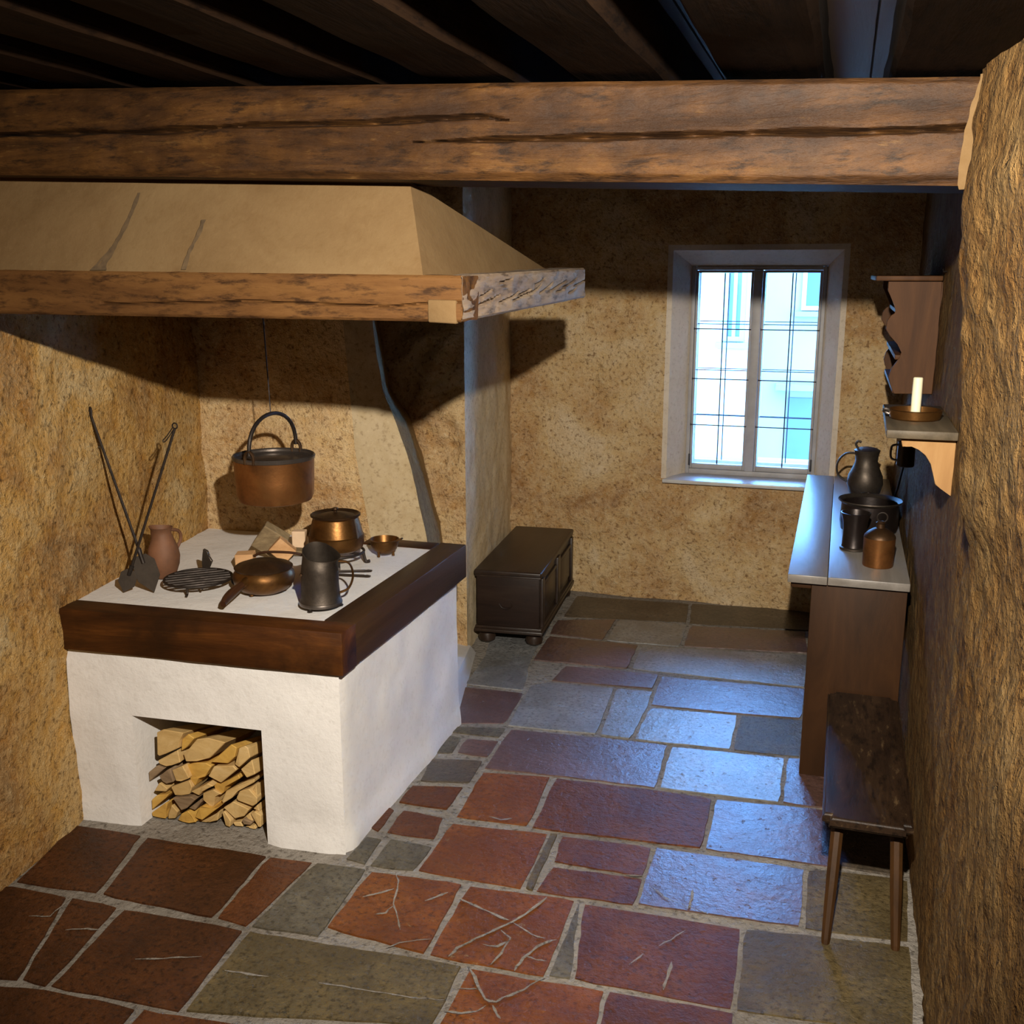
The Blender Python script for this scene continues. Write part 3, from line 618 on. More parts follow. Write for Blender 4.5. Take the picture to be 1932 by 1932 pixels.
# ------------------------------------------------------------------ smoke hood
hood = thing('smoke_hood', 'plastered smoke hood with timber frame hanging over the hearth', 'hood', (-1.7, 3.0, 1.83))
FY, FXR, RY = 2.42, -.895, 3.70
def wob(bm, amp, s):
    for v in bm.verts:
        v.co += V((fbm(v.co, s, 3), fbm(v.co + V((9, 2, 1)), s, 3), fbm(v.co + V((1, 7, 3)), s, 3))) * amp
def timber(x0, x1, y0, y1, z0a, z0b, z1a, z1b, axis, crk=None):
    """a squared timber with slightly different heights at its two ends, subdivided for hewn unevenness"""
    bm = bmesh.new(); n = 60
    rows = []
    for i in range(n + 1):
        t = i / n; z0 = z0a + (z0b - z0a) * t; z1 = z1a + (z1b - z1a) * t
        loop = []
        if axis == 'x':
            x = x0 + (x1 - x0) * t; sec = [(y0, z0), (y1, z0), (y1, z1), (y0, z1)]
        else:
            y = y0 + (y1 - y0) * t; sec = [(x0, z0), (x1, z0), (x1, z1), (x0, z1)]
        b = .008
        m = 10
        for k in range(4):
            p, q = V(sec[k]), V(sec[(k + 1) % 4])
            L = (q - p).length
            for s in [b / L] + [j / m for j in range(1, m)] + [1 - b / L]:
                loop.append(p.lerp(q, s))
        rows.append([bm.verts.new((x, w.x, w.y) if axis == 'x' else (w.x, y, w.y)) for w in loop])
    k = len(rows[0])
    for r0, r1 in zip(rows, rows[1:]):
        for j in range(k): bm.faces.new((r0[j], r0[(j + 1) % k], r1[(j + 1) % k], r1[j]))
    bm.faces.new(rows[0]); bm.faces.new(rows[-1][::-1])
    if crk:
        for v in bm.verts: crk(v)
    wob(bm, .0025, 9)
    return bm
def crk_front(v):
    zc = 1.872 + .006 * noise.noise(V((v.co.x * 4, 3, 1)))
    if v.co.y < FY + .02 and abs(v.co.z - zc) < .007: v.co.y += .014; v.co.z = zc
FCR = [(-2.6, 1.868), (-1.9, 1.868), (-1.45, 1.878), (-1.1, 1.868), (-.95, 1.880), (-.88, 1.88)]
def front_face(x, t):
    k = (x + 2.6) / (FXR + 2.6)
    z0, z1 = 1.838 - .006 * k, 1.962 - .018 * k
    z = z0 + (z1 - z0) * t
    d = 0
    if x > -1.95:
        zc = interp(FCR, x) + .003 * noise.noise(V((x * 9, 3, 1)))
        d = max(0, 1 - abs(z - zc) / .0035) * (.7 + .5 * noise.noise(V((x * 7, 1, 1))))
    e = max(0, .006 - min(z - z0, z1 - z))
    return V((x, FY + d * .015 + e + fbm(V((x * .4, 0, z)), 16, 4) * .003, z))
bm = timber(-2.60, FXR, FY + .012, FY + .13, 1.839, 1.833, 1.961, 1.943, 'x')
g = sheet(front_face, lin(-2.6, FXR, .008), lin(0, 1, .03))
me = bpy.data.meshes.new('t'); g.to_mesh(me); g.free(); bm.from_mesh(me); bpy.data.meshes.remove(me)
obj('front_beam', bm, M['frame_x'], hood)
def crk_side(v):
    if v.co.x > FXR - .02:
        ph = (v.co.y - FY) / .16
        zc = 1.845 + .012 * ((ph % 1.0) * 2) + (v.co.y - FY) * .035
        if abs(v.co.z - zc) < .007: v.co.x -= .014
STR = []
rs = random.Random(8)
for k in range(9):                                        # slanting drying cracks, each a short stroke
    ya = FY + .02 + k * .135 + rs.uniform(-.02, .02)
    STR.append((ya, ya + rs.uniform(.16, .24), 1.858 + .0065 * k + rs.uniform(-.004, .004), rs.uniform(.022, .036)))
for k in range(6):
    ya = FY + .1 + k * .19 + rs.uniform(-.04, .04)
    STR.append((ya, ya + rs.uniform(.08, .14), 1.90 + rs.uniform(-.02, .03), rs.uniform(.006, .02)))
def side_face(y, t):
    k = (y - FY) / (RY - FY)
    z0, z1 = 1.832 + .031 * k, 1.944 + .024 * k
    z = z0 + (z1 - z0) * t; d = 0
    for ya, yb_, za, dz in STR:
        if ya < y < yb_:
            u = (y - ya) / (yb_ - ya)
            zc = za + dz * u ** 1.4
            d = max(d, max(0, 1 - abs(z - zc) / .0034) * math.sin(math.pi * u) ** .5)
    e = max(0, .006 - min(z - z0, z1 - z))
    return V((FXR - d * .016 - e - fbm(V((0, y * .5, z)), 18, 4) * .004, y, z))
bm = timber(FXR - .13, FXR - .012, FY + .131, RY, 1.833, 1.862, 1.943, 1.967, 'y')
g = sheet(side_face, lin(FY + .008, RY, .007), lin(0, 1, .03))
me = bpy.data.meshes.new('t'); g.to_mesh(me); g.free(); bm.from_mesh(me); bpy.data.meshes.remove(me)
obj('side_beam', bm, M['frame_y_lit'], hood)
obj('rear_beam', timber(-1.99, FXR - .131, RY - .13, RY, 1.863, 1.863, 1.968, 1.968, 'x'), M['frame_x'], hood)
bm = box(-.982, FXR - .012, FY - .004, FY + .05, 1.829, 1.886, .004)
wob(bm, .003, 30)
o = obj('joint_block', bm, M['hood'], hood); o['label'] = 'pale patch of plaster at the front right corner joint'
# plaster shell: front slope, right slope, rear slope up to the beam
A0, A1 = V((-2.62, 2.475, 1.948)), V((-1.015, 2.475, 1.935))
B0, B1 = V((-2.62, 2.615, 2.235)), V((-1.105, 2.615, 2.178))
D1, D0 = V((-1.015, 3.64, 1.958)), V((-2.62, 3.64, 1.958))
bm = bmesh.new()
def patch(P, Q, R, S, n=18):
    g = []
    for i in range(n + 1):
        t = i / n; a = P.lerp(Q, t); b = S.lerp(R, t); row = []
        for j in range(n + 1):
            p = a.lerp(b, j / n)
            k = min(i, n - i, j, n - j) / n
            row.append(bm.verts.new(p + V((0, -1, .4)) * fbm(p, 4, 3) * .006 * min(1, k * 6)))
        g.append(row)
    for i in range(n):
        for j in range(n):
            vs = [g[i][j], g[i + 1][j], g[i + 1][j + 1], g[i][j + 1]]
            try: bm.faces.new(vs)
            except ValueError: pass
patch(A0, A1, B1, B0)
patch(A1, D1, B1 + V((0, .03, 0)), B1)
patch(D1, D0, B0 + V((0, .03, 0)), B1 + V((0, .03, 0)))
bmesh.ops.remove_doubles(bm, verts=bm.verts, dist=.002)
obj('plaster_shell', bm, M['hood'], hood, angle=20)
# soot runs on the front slope
def on_slope(x, t): 
    a = A0.lerp(A1, (x + 2.62) / 1.6); b = B0.lerp(B1, (x + 2.62) / 1.515); return a.lerp(b, t)
def soot_streak(pts, ws):
    bm = bmesh.new(); L = []
    P = [V((x, 2.475 + (z - 1.945) * .535, z)) for x, z in pts]
    S = smooth_path(P, 8); n = len(S)
    for i, p in enumerate(S):
        t = i / (n - 1); k = t * (len(ws) - 1); j = min(int(k), len(ws) - 2)
        w = (ws[j] + (ws[j + 1] - ws[j]) * (k - j)) * (.8 + .4 * noise.noise(V((p.z * 60, p.x * 9, 1))))
        row = []
        for u in (-1, -.4, .4, 1):
            q = p + V((u * w, 0, 0))
            q = q + V((0, -1, .4)) * (fbm(q, 4, 3) * .006) + V((0, -.004, .002))
            row.append(bm.verts.new(q))
        L.append(row)
    for a, b in zip(L, L[1:]):
        for k in range(3): bm.faces.new((a[k], a[k + 1], b[k + 1], b[k]))
    return bm
M['soot'] = plain('soot_stain', (.075, .046, .02), .9, 0, .3, 40)
for pts, ws in (([(-1.925, 2.17), (-1.935, 2.11), (-1.95, 2.05), (-1.975, 1.985), (-1.985, 1.955)], (.006, .008, .009, .014, .024)),
                ([(-1.69, 2.09), (-1.695, 2.05), (-1.712, 2.0), (-1.718, 1.958)], (.008, .009, .007, .011)),
                ([(-1.965, 2.02), (-1.99, 1.985), (-2.01, 1.955)], (.003, .006, .009))):
    o = obj('soot_streak', soot_streak(pts, ws), M['soot'], hood); o['label'] = 'dark drip stain on the plaster'

# ------------------------------------------------------------------ hearth
hearth = thing('hearth', 'whitewashed masonry hearth with dark timber rim and firewood opening', 'hearth', (-2.05, 3.4, 0))
HF = lambda x: 2.82 + .062 * (x + 2.56)                  # front face line
OX0, OX1, OZ = -2.305, -1.805, .425
bm = bmesh.new()
def hpt(x, z, y=None): return V((x, HF(x) if y is None else y, z))
xs_ = lin(-2.553, OX0, .03)[:-1] + lin(OX0, OX1, .03)[:-1] + lin(OX1, -1.512, .03)
zs_ = lin(-.01, OZ, .03)[:-1] + lin(OZ, .662, .03)
def hf(x, z):
    p = hpt(x, z); k = 1 - sstep(-1.57, -1.515, x)
    flare = .012 * (1 - sstep(0, .12, z))
    e = sstep(0, .05, max(OX0 - x, x - OX1, z - OZ))
    return p + V((0, ((fbm(p, 4, 3) * .009) * k - flare * k) * e, 0))
bm = sheet(hf, xs_, zs_, keep=lambda x, z: not (OX0 < x < OX1 and z < OZ))
def hs(y, z):
    p = V((-1.512, y, z)); k = sstep(HF(-1.512), HF(-1.512) + .05, y)
    return p + V(((fbm(p, 4, 3) * .009 + .014 * (1 - sstep(0, .12, z))) * k - .012 * (1 - k), 0, 0))
g = sheet(hs, lin(HF(-1.512) + .004, 4.0, .03), lin(-.01, .662, .03))
me = bpy.data.meshes.new('t'); g.to_mesh(me); g.free(); bm.from_mesh(me); bpy.data.meshes.remove(me)
# opening: cheeks, ceiling, back
yb = 3.45
q = lambda *p: bm.faces.new([bm.verts.new(v) for v in p])
yl, yr = HF(OX0), HF(OX1)
q((OX0, yl, -.01), (OX0, yb, -.01), (OX0, yb, OZ), (OX0, yl, OZ))
q((OX1, yr, -.01), (OX1, yb, -.01), (OX1, yb, OZ), (OX1, yr, OZ))
q((OX0, yl, OZ), (OX1, yr, OZ), (OX1, yb, OZ), (OX0, yb, OZ))
q((OX0, yb, -.01), (OX1, yb, -.01), (OX1, yb, OZ), (OX0, yb, OZ))
# low whitewashed toe running back to the recess wall
v8 = [bm.verts.new(p) for p in ((-1.515, 3.97, -.005), (-1.735, 4.86, -.005), (-1.95, 4.86, -.005), (-1.75, 3.97, -.005), (-1.525, 3.97, .20), (-1.765, 4.86, .03), (-1.95, 4.86, .05), (-1.75, 3.97, .24))]
for f in ((3, 2, 1, 0), (4, 5, 6, 7), (0, 1, 5, 4), (1, 2, 6, 5), (2, 3, 7, 6), (3, 0, 4, 7)): bm.faces.new([v8[i] for i in f])
obj('plinth', bm, M['white'], hearth, angle=50)
ZT = .81
rw = .10
fxl, fxr = -2.553, -1.485
obj('rim_board', hexa([(fxl, HF(fxl) - .022, .66), (fxr, HF(fxr) - .022, .66), (fxr, HF(fxr) + .085, .66), (fxl, HF(fxl) + .085, .66),
                       (fxl, HF(fxl) - .022, ZT), (fxr, HF(fxr) - .022, ZT), (fxr, HF(fxr) + .085, ZT), (fxl, HF(fxl) + .085, ZT)], .005), M['rim_x'], hearth)
obj('rim_board', box(-1.605, -1.487, HF(fxr) + .0855, 4.055, .662, ZT - .001, .005), M['rim_y'], hearth)
obj('rim_board', box(-1.93, -1.606, 3.94, 4.045, .664, ZT - .001, .005), M['rim_x'], hearth)
bm = sheet(lambda u, y: V((-1.6055 + (-2.565 - .15 * (y - 2.82) + 1.6055) * u, y, ZT - .006 + fbm((u, y, 3), 6, 3) * .002)), lin(0, 1, .03), lin(2.86, 3.99, .03))
ol = obj('hearth_bed', bm, M['white'], hearth); ol['label'] = 'flat whitewashed cooking surface inside the timber rim'

# firewood: every split log a thing of its own
rows = {}
cen = []
for i, (Y, poly) in enumerate(LOGS):
    cx = sum(p[0] for p in poly) / len(poly); cz = sum(p[1] for p in poly) / len(poly)
    cen.append((cx, cz))
order = sorted(range(len(LOGS)), key=lambda i: -cen[i][1])
NR = ['top', 'second', 'third', 'fourth', 'fifth', 'lowest']
rowi = {}
per = 6
for r in range(6):
    ids = order[r * per:(r + 1) * per]
    ids.sort(key=lambda i: cen[i][0])
    for k, i in enumerate(ids): rowi[i] = (r, k)
GREY = {7, 8, 21, 34, 32}; GOLD = {1, 4, 10, 12, 20, 22, 24, 25}
NK = ['leftmost', 'second from left', 'third from left', 'third from right', 'second from right', 'rightmost']
for i, (Y, poly) in enumerate(LOGS):
    pts = [(max(OX0 + .004, min(OX1 - .004, x)), max(.004, z)) for x, z in poly]
    cx, cz = cen[i]
    rl = random.Random(i)
    L = rl.uniform(.24, .3)
    p3 = [(cx + (x - cx) * .955, Y + rl.uniform(-.004, .004), cz + (z - cz) * .955) for x, z in pts]
    bm = bmesh.new()
    k_ = .55; dz = -.16 * L if cz > .24 else -.03 * L
    zlo = min(p[2] for p in p3)
    back = [(cx + (x - cx) * k_, y + L, max(.004, cz + (z - cz) * k_ - (cz - zlo) * .3 + dz)) for x, y, z in p3]
    a = [bm.verts.new(p) for p in p3]; b = [bm.verts.new(p) for p in back]; n = len(a)
    fs = [bm.faces.new(a), bm.faces.new(b[::-1])] + [bm.faces.new((a[q], b[q], b[(q + 1) % n], a[(q + 1) % n])) for q in range(n)]
    bmesh.ops.bevel(bm, geom=list(bm.edges), offset=.0025, segments=1, affect='EDGES')
    m = M['log_c'] if i in GREY else M['log_b'] if i in GOLD else M['log_a']
    tone = 'greyish' if i in GREY else 'golden' if i in GOLD else 'pale yellow'
    w = max(p[0] for p in pts) - min(p[0] for p in pts)
    size = 'large' if w > .11 else 'small' if w < .055 else 'split'
    r, k = rowi[i]
    o = obj('firewood_log', bm, m, origin=(cx, Y + .1, max(.004, min(z for _, z in pts))), smooth=False)
    tag(o, '%s %s firewood log, %s in the %s row of the hearth stack' % (size, tone, NK[k], NR[r]), 'firewood', 'split firewood stacked in the hearth opening')

# ------------------------------------------------------------------ things on the hearth
ZB = ZT + .0005
def shovel(tip, top, w, h, label, lean):
    tip, top = V(tip), V(top)
    t = thing('fire_shovel', label, 'shovel', tip, 'fire shovels crossed against the left wall')
    d = (top - tip).normalized()
    side = d.cross(V((.35, -1, .1))).normalized()        # blade width direction
    nrm = side.cross(d).normalized()
    P = lambda u, v: tip + side * u + d * v
    outl = [P(0, 0), P(w / 2, h * .38), P(w * .5, h * .8), P(w * .22, h), P(-w * .22, h), P(-w * .5, h * .8), P(-w / 2, h * .38)]
    obj('blade', prism([p - nrm * .0015 for p in outl], nrm * .003, .0008), M['blade'], t, smooth=False)
    s0 = P(0, h * .9)
    obj('shaft', tube([s0, s0.lerp(top, .12), s0.lerp(top, .5), top], [.006, .0052, .0048, .0048], 8), M['iron'], t)
    b = bmesh.new(); tube_into(b, [P(0, h * .78) + nrm * .003, P(0, h * 1.18)], [.007, .009], 10)
    obj('socket', b, M['iron'], t)
    return t, d, side
tA, dA, sA = shovel((-2.339, 3.058, ZB), (-2.585, 3.10, 1.455), .085, .145, 'iron fire shovel leaning left against the wall, larger blade', 0)
obj('hook', tube(smooth_path([V((-2.585, 3.10, 1.455)), V((-2.582, 3.098, 1.475)), V((-2.57, 3.09, 1.47)), V((-2.57, 3.088, 1.44))], 5), .0035, 8), M['iron'], tA)
tB, dB, sB = shovel((-2.446, 3.024, ZB), (-2.244, 3.12, 1.41), .062, .09, 'iron fire shovel leaning right with a ring at its top, smaller blade', 0)
obj('hanging_ring', tube(ring_pts((-2.243, 3.12, 1.42), .010, 16, 'y'), .0028, 8, True), M['iron'], tB)
obj('loop', tube(smooth_path([(-2.25, 3.117, 1.415), (-2.272, 3.112, 1.385), (-2.288, 3.108, 1.368), (-2.283, 3.108, 1.362), (-2.268, 3.112, 1.378), (-2.248, 3.118, 1.408)], 4), .002, 6), M['iron'], tB)

c = (-2.425, 3.245, ZB)
jug = thing('clay_jug', 'brown earthenware jug standing behind the crossed fire shovels', 'jug', c)
def lip(p, a, r, z):
    if z > .165 and r > .03: p += V((-.012, -.004, .004)) * max(0, math.cos(a - math.pi)) ** 4
    return p
obj('body', lathe([(0, 0), (.036, 0), (.042, .01), (.056, .05), (.060, .082), (.055, .115), (.042, .148), (.034, .17), (.034, .182), (.041, .195), (.037, .196), (.030, .18), (.030, .165), (.05, .11), (.05, .04), (0, .02)], c, 40, lip), M['clay'], jug)
obj('handle', tube(smooth_path([V(c) + V((.01, .038, .178)), V(c) + V((.02, .075, .165)), V(c) + V((.02, .085, .13)), V(c) + V((.012, .058, .09))], 6), .0065, 8), M['clay'], jug)

c = V((-2.225, 3.17, ZB))
gr = thing('gridiron', 'round black iron gridiron on short feet beside the shovels', 'gridiron', c)
R = .122; zr = .034
obj('rim', tube(ring_pts(c + V((0, 0, zr)), R, 40), .005, 8, True), M['iron'], gr)
th = math.radians(40); du = V((math.cos(th), math.sin(th), 0)); dv = V((-du.y, du.x, 0))
for k in range(-3, 4):
    o_ = k * .031; hl = math.sqrt(R * R - o_ * o_)
    obj('bar', tube([c + dv * o_ - du * hl + V((0, 0, zr)), c + dv * o_ + du * hl + V((0, 0, zr))], .005, 8), M['iron'], gr)
obj('cross_bar', tube([c - dv * R + V((0, 0, zr - .007)), c + dv * R + V((0, 0, zr - .007))], .0045, 8), M['iron'], gr)
for a in (-75, 25, 150):
    p = c + V((R * math.cos(math.radians(a)), R * math.sin(math.radians(a)), 0))
    obj('foot', tube(smooth_path([p + V((0, 0, zr)), p + V((0, 0, .012)), p + (p - c).normalized() * .01 + V((0, 0, .0045))], 4), .0045, 8), M['iron'], gr)
hb = c + V((-.045, .113, 0))
b = bmesh.new()
prism_into(b, [hb + V(v) for v in ((-.016, 0, .03), (.012, 0, .03), (.018, 0, .05), (.03, 0, .066), (.016, 0, .084), (.012, 0, .105), (-.006, 0, .112), (-.010, 0, .085), (-.014, 0, .06))], (0, .012, 0), .002)
obj('handle', b, M['pewter'], gr, smooth=False)

# saucepan with lid and turned handle
c = V((-1.965, 3.20, ZB))
pan = thing('saucepan', 'squat brass saucepan with brown lid and dark turned handle at the front', 'saucepan', c)
obj('bowl', lathe([(0, 0), (.06, 0), (.088, .012), (.108, .035), (.113, .056), (.108, .074), (.100, .084), (.101, .09), (.096, .09), (.094, .08), (.1, .05), (0, .01)], c, 48), M['brass'], pan)
lid = obj('lid', lathe([(.104, .088), (.106, .093), (.10, .098), (.06, .112), (.02, .118), (0, .119)], c, 48), M['bronze'], pan)
obj('lid_handle', tube(smooth_path([c + V((-.07, .05, .112)), c + V((-.03, .06, .128)), c + V((.06, .085, .128)), c + V((.115, .10, .118))], 5), [.005] * 16, 8), M['handle_wood'], lid)
h0 = c + V((-.012, -.103, .06))
obj('socket', tube([h0 + V((.003, .01, .004)), h0 + V((-.001, -.026, -.002))], [.019, .013], 14), M['brass'], pan)
hp = smooth_path([h0 + V((0, -.015, 0)), h0 + V((-.002, -.07, -.010)), h0 + V((.003, -.13, -.020)), h0 + V((.010, -.165, -.03))], 6)
nh = len(hp)
obj('handle', tube(hp, [.0105 + .006 * math.sin(math.pi * min(1, i / nh * 1.15)) for i in range(nh)], 14), M['handle_wood'], pan)
for a in (20, 140, 260):
    p = c + V((.07 * math.cos(math.radians(a)), .07 * math.sin(math.radians(a)), 0))
    obj('foot', lathe([(0, 0), (.009, 0), (.007, .01), (.009, .02)], p, 10), M['brass'], pan)

# tin tankard on three little feet
c = V((-1.682, 3.10, ZB))
tk = thing('tin_jug', 'dented grey tin jug on tiny feet at the front of the hearth', 'jug', c)
def spout(p, a, r, z):
    if z > .15:
        k = (z - .15) / .05
        p += V((.032 * math.cos(a) ** 3 * k if math.cos(a) > 0 else -.006 * k, 0, .020 * math.sin(a) * k - .016 * math.cos(a) * k))
    return p + V((1, 1, 0)) * (.0015 * noise.noise(V((math.cos(a) * 2, math.sin(a) * 2, z * 20))))
obj('body', lathe([(0, .014), (.070, .014), (.072, .02), (.0705, .026), (.068, .03), (.066, .08), (.064, .13), (.060, .155), (.054, .178), (.052, .196), (.049, .197), (.05, .18), (.06, .14), (.064, .05), (0, .03)], c, 48, spout), M['pewter'], tk)
obj('base_ring', lathe([(.067, .010), (.0745, .010), (.0755, .016), (.0735, .022), (.068, .022)], c, 48), M['tin_inside'], tk)
for a in (265, 25, 145):
    p = c + V((.068 * math.cos(math.radians(a)), .068 * math.sin(math.radians(a)), 0))
    obj('foot', lathe([(0, 0), (.009, 0), (.010, .003), (.005, .006), (.004, .014)], p, 10), M['iron'], tk)
obj('handle', tube(smooth_path([c + V((.045, .03, .16)), c + V((.085, .055, .15)), c + V((.098, .06, .105)), c + V((.085, .05, .06)), c + V((.058, .035, .045))], 5), .008, 10, flat=.5), M['brass'], tk)
obj('rivet_band', tube(smooth_path([c + V((-.066, .005, .118)), c + V((-.055, -.038, .12)), c + V((-.045, -.05, .122))], 5), .004, 8), M['bronze'], tk)

# trivet and covered pot
c = V((-1.885, 3.625, ZB))
tr = thing('trivet', 'three-legged iron trivet under the covered brass pot', 'trivet', c)
obj('ring', tube(ring_pts(c + V((0, 0, .046)), .108, 40), .0055, 8, True), M['iron'], tr)
for dx, dy in ((.055, -.095), (.112, .03), (-.1, .055)):
    u = V((dx, dy, 0)).normalized()
    obj('leg', tube(smooth_path([c + u * .107 + V((0, 0, .046)), c + u * .112 + V((0, 0, .02)), c + u * .118 + V((0, 0, .006)), c + u * .133 + V((0, 0, .009))], 4), .006, 8), M['iron'], tr)
obj('cross_bar', tube([c + V((-.105, 0, .044)), c + V((.105, 0, .044))], .005, 8), M['iron'], tr)
cp = c + V((0, 0, .0525))
pot = thing('covered_pot', 'tall covered brass pot standing on the trivet at the back of the hearth', 'pot', cp)
obj('body', lathe([(0, 0), (.085, 0), (.104, .012), (.111, .032), (.111, .05), (.1125, .062), (.108, .066), (.104, .085), (.093, .125), (.090, .135), (.094, .141), (.098, .146), (.093, .147), (.088, .14), (.1, .06), (0, .02)], cp, 48), M['brass'], pot)
obj('rim', lathe([(.091, .139), (.0985, .143), (.100, .148), (.096, .151), (.090, .147)], cp, 48), M['bronze'], pot)
lid = obj('lid', lathe([(.090, .146), (.080, .141), (.07, .144), (.04, .152), (.015, .157), (0, .158)], cp, 48), M['bronze'], pot)
obj('knob', lathe([(0, .155), (.010, .156), (.006, .161), (.012, .168), (.011, .174), (0, .177)], cp, 16), M['bronze'], lid)
obj('side_seam', tube(smooth_path([cp + V((.098, -.03, .14)), cp + V((.107, -.033, .10)), cp + V((.113, -.035, .065))], 4), .004, 8), M['tin_inside'], pot)

c = V((-1.748, 3.785, ZB))
sb = thing('brass_bowl', 'small brass bowl on short feet right of the covered pot', 'bowl', c)
obj('body', lathe([(0, .012), (.03, .012), (.05, .028), (.058, .05), (.058, .066), (.061, .07), (.057, .071), (.054, .06), (.045, .03), (0, .018)], c, 36), M['brass'], sb)
for a in (250, 10, 130):
    p = c + V((.036 * math.cos(math.radians(a)), .036 * math.sin(math.radians(a)), 0))
    obj('foot', lathe([(0, 0), (.006, 0), (.0045, .01), (.008, .022)], p, 10), M['brass'], sb)
obj('lug', tube(smooth_path([c + V((.056, -.01, .066)), c + V((.075, -.005, .074)), c + V((.075, .012, .074)), c + V((.056, .014, .066))], 4), .0035, 8), M['brass'], sb)

tg = thing('fire_tongs', 'small iron fire tongs lying in front of the trivet', 'tongs', (-1.86, 3.46, ZB))
for e, a in (((-1.715, 3.53, .817), .012), ((-1.69, 3.465, .817), -.012)):
    s = V((-1.885, 3.455 + a, .816))
    obj('arm', tube([s, s.lerp(V(e), .8), V(e)], [.0045, .004, .0045], 8), M['iron'], tg)
    q_ = V(e); dd = (q_ - s).normalized()
    obj('tip', tube([q_ - dd * .005, q_ + dd * .012, q_ + dd * .026], [.005, .0075, .004], 8, flat=.55), M['iron'], tg)
obj('hinge', lathe([(0, -.005), (.008, -.005), (.008, .007), (0, .008)], (-1.885, 3.455, .8165), 14), M['iron'], tg)

def chunk(name, pts, mat, label, split=None):
    bm = hexa(pts, .0025, 1); wob(bm, .002, 40)
    cz = min(p[2] for p in pts)
    cx = sum(p[0] for p in pts) / 8; cy = sum(p[1] for p in pts) / 8
    o = obj(name, bm, mat, origin=(cx, cy, cz), smooth=False)
    return tag(o, label, 'firewood', 'kindling laid out on the hearth')
def rot_box(c, sx, sy, sz, rx, ry, rz):
    from mathutils import Euler
    R_ = Euler((rx, ry, rz)).to_matrix()
    pts = [R_ @ V((x, y, z)) for x, y, z in ((-sx, -sy, -sz), (sx, -sy, -sz), (sx, sy, -sz), (-sx, sy, -sz), (-sx, -sy, sz), (sx, -sy, sz), (sx, sy, sz), (-sx, sy, sz))]
    zmin = min(p.z for p in pts)
    return [(c[0] + p.x, c[1] + p.y, ZB + p.z - zmin) for p in pts]
chunk('wood_block', rot_box((-2.185, 3.43), .036, .03, .032, .05, -.04, .35), M['kindling'], 'small squared orange wood block lying behind the saucepan lid')
chunk('wood_block', rot_box((-2.16, 3.585), .055, .026, .055, .25, .6, .45), M['bark'], 'grey bark-covered wood chunk tipped on edge among the kindling')
chunk('wood_block', rot_box((-2.085, 3.545), .042, .02, .036, .1, .75, .5), M['kindling'], 'orange split wood wedge leaning beside the grey bark chunk')
chunk('wood_block', rot_box((-2.125, 3.755), .028, .022, .042, 0, 0, .3), M['pale'], 'pale cream wood block standing upright near the back of the hearth')
chunk('wood_stick', rot_box((-2.09, 3.69), .085, .024, .011, 0, 0, .08), M['bark'], 'flat strip of brown firewood lying left of the covered pot')

# hanging kettle
kc = V((-2.017, 3.4, 1.103))
kt = thing('hanging_kettle', 'large copper kettle hanging from a bail handle over the hearth', 'kettle', kc)
obj('body', lathe([(0, 0), (.11, 0), (.135, .008), (.144, .03), (.1475, .09), (.150, .165), (.1525, .176), (.149, .177), (.146, .165), (.14, .04), (0, .012)], kc, 64), M['copper'], kt)
obj('rim', lathe([(.1485, .163), (.153, .166), (.155, .176), (.151, .181), (.146, .176), (.146, .165)], kc, 64), M['tin_inside'], kt)
lid = obj('lid', lathe([(.146, .168), (.13, .160), (.10, .163), (.05, .168), (0, .17)], kc, 48), M['tin_inside'], kt)
e1 = kc + V((-.013, -.149, .175)); e2 = kc + V((.013, .149, .175))
for e in (e1, e2):
    u = (e - kc); u.z = 0; u.normalize(); s = V((-u.y, u.x, 0))
    pts = [e + s * .018 + V((0, 0, -.01)), e + s * .018 + V((0, 0, .02)), e + V((0, 0, .038)), e - s * .018 + V((0, 0, .02)), e - s * .018 + V((0, 0, -.01))]
    obj('lug', tube(smooth_path(pts, 5), .0065, 8), M['bronze'], kt)
top = kc + V((0, 0, .335))
hp = [e1 + V((0, 0, .022))]
for i in range(1, 16):
    a = math.pi * i / 16
    hp.append(kc + (e1 - kc) * math.cos(a) * V((1, 1, 0)).length * 0 + V(((e1 - kc).x * math.cos(a), (e1 - kc).y * math.cos(a), .195 + .14 * math.sin(a) ** .8)))
hp.append(e2 + V((0, 0, .022)))
obj('bail_handle', tube(hp, .0075, 10), M['iron'], kt)
wire = obj('hanging_wire', tube(smooth_path([kc + V((.002, .0, .328)), kc + V((-.004, 0, .345)), kc + V((-.006, 0, .42)), kc + V((-.012, 0, .6)), kc + V((-.02, .0, .86))], 5), .0022, 6), M['iron'], origin=kc + V((0, 0, .33)))
tag(wire, 'thin iron wire holding the copper kettle under the hood', 'wire')

# ------------------------------------------------------------------ chest in the corner
cw, cl = .366, 1.0
rz = math.atan2(.078, 1.0)
ch = thing('wooden_chest', 'dark brown panelled wooden chest on bun feet in the far corner', 'chest', (-1.6, 4.985, 0), rz=rz)
X0, X1 = -.183, .183
obj('body', box(X0 + .012, X1 - .012, .012, cl - .012, .105, .385, .003), M['chest'], ch, local=True)
obj('end_panel', box(X0 + .014, X1 - .014, .004, .0118, .108, .383, .002), M['chest_end'], ch, local=True)
lid = obj('lid', box(X0, X1, -.004, cl, .390, .418, .009, 3), M['chest'], ch, local=True)
obj('lid_moulding', box(X0 + .005, X1 - .005, .004, cl - .006, .378, .391, .003), M['chest'], lid, local=True)
bm = bmesh.new()
box_into(bm, X0 - .002, X1 + .008, -.006, cl + .002, .072, .092, .006); box_into(bm, X0 + .004, X1 + .002, .0, cl - .004, .09, .108, .005)
obj('base_moulding', bm, M['chest'], ch, local=True)
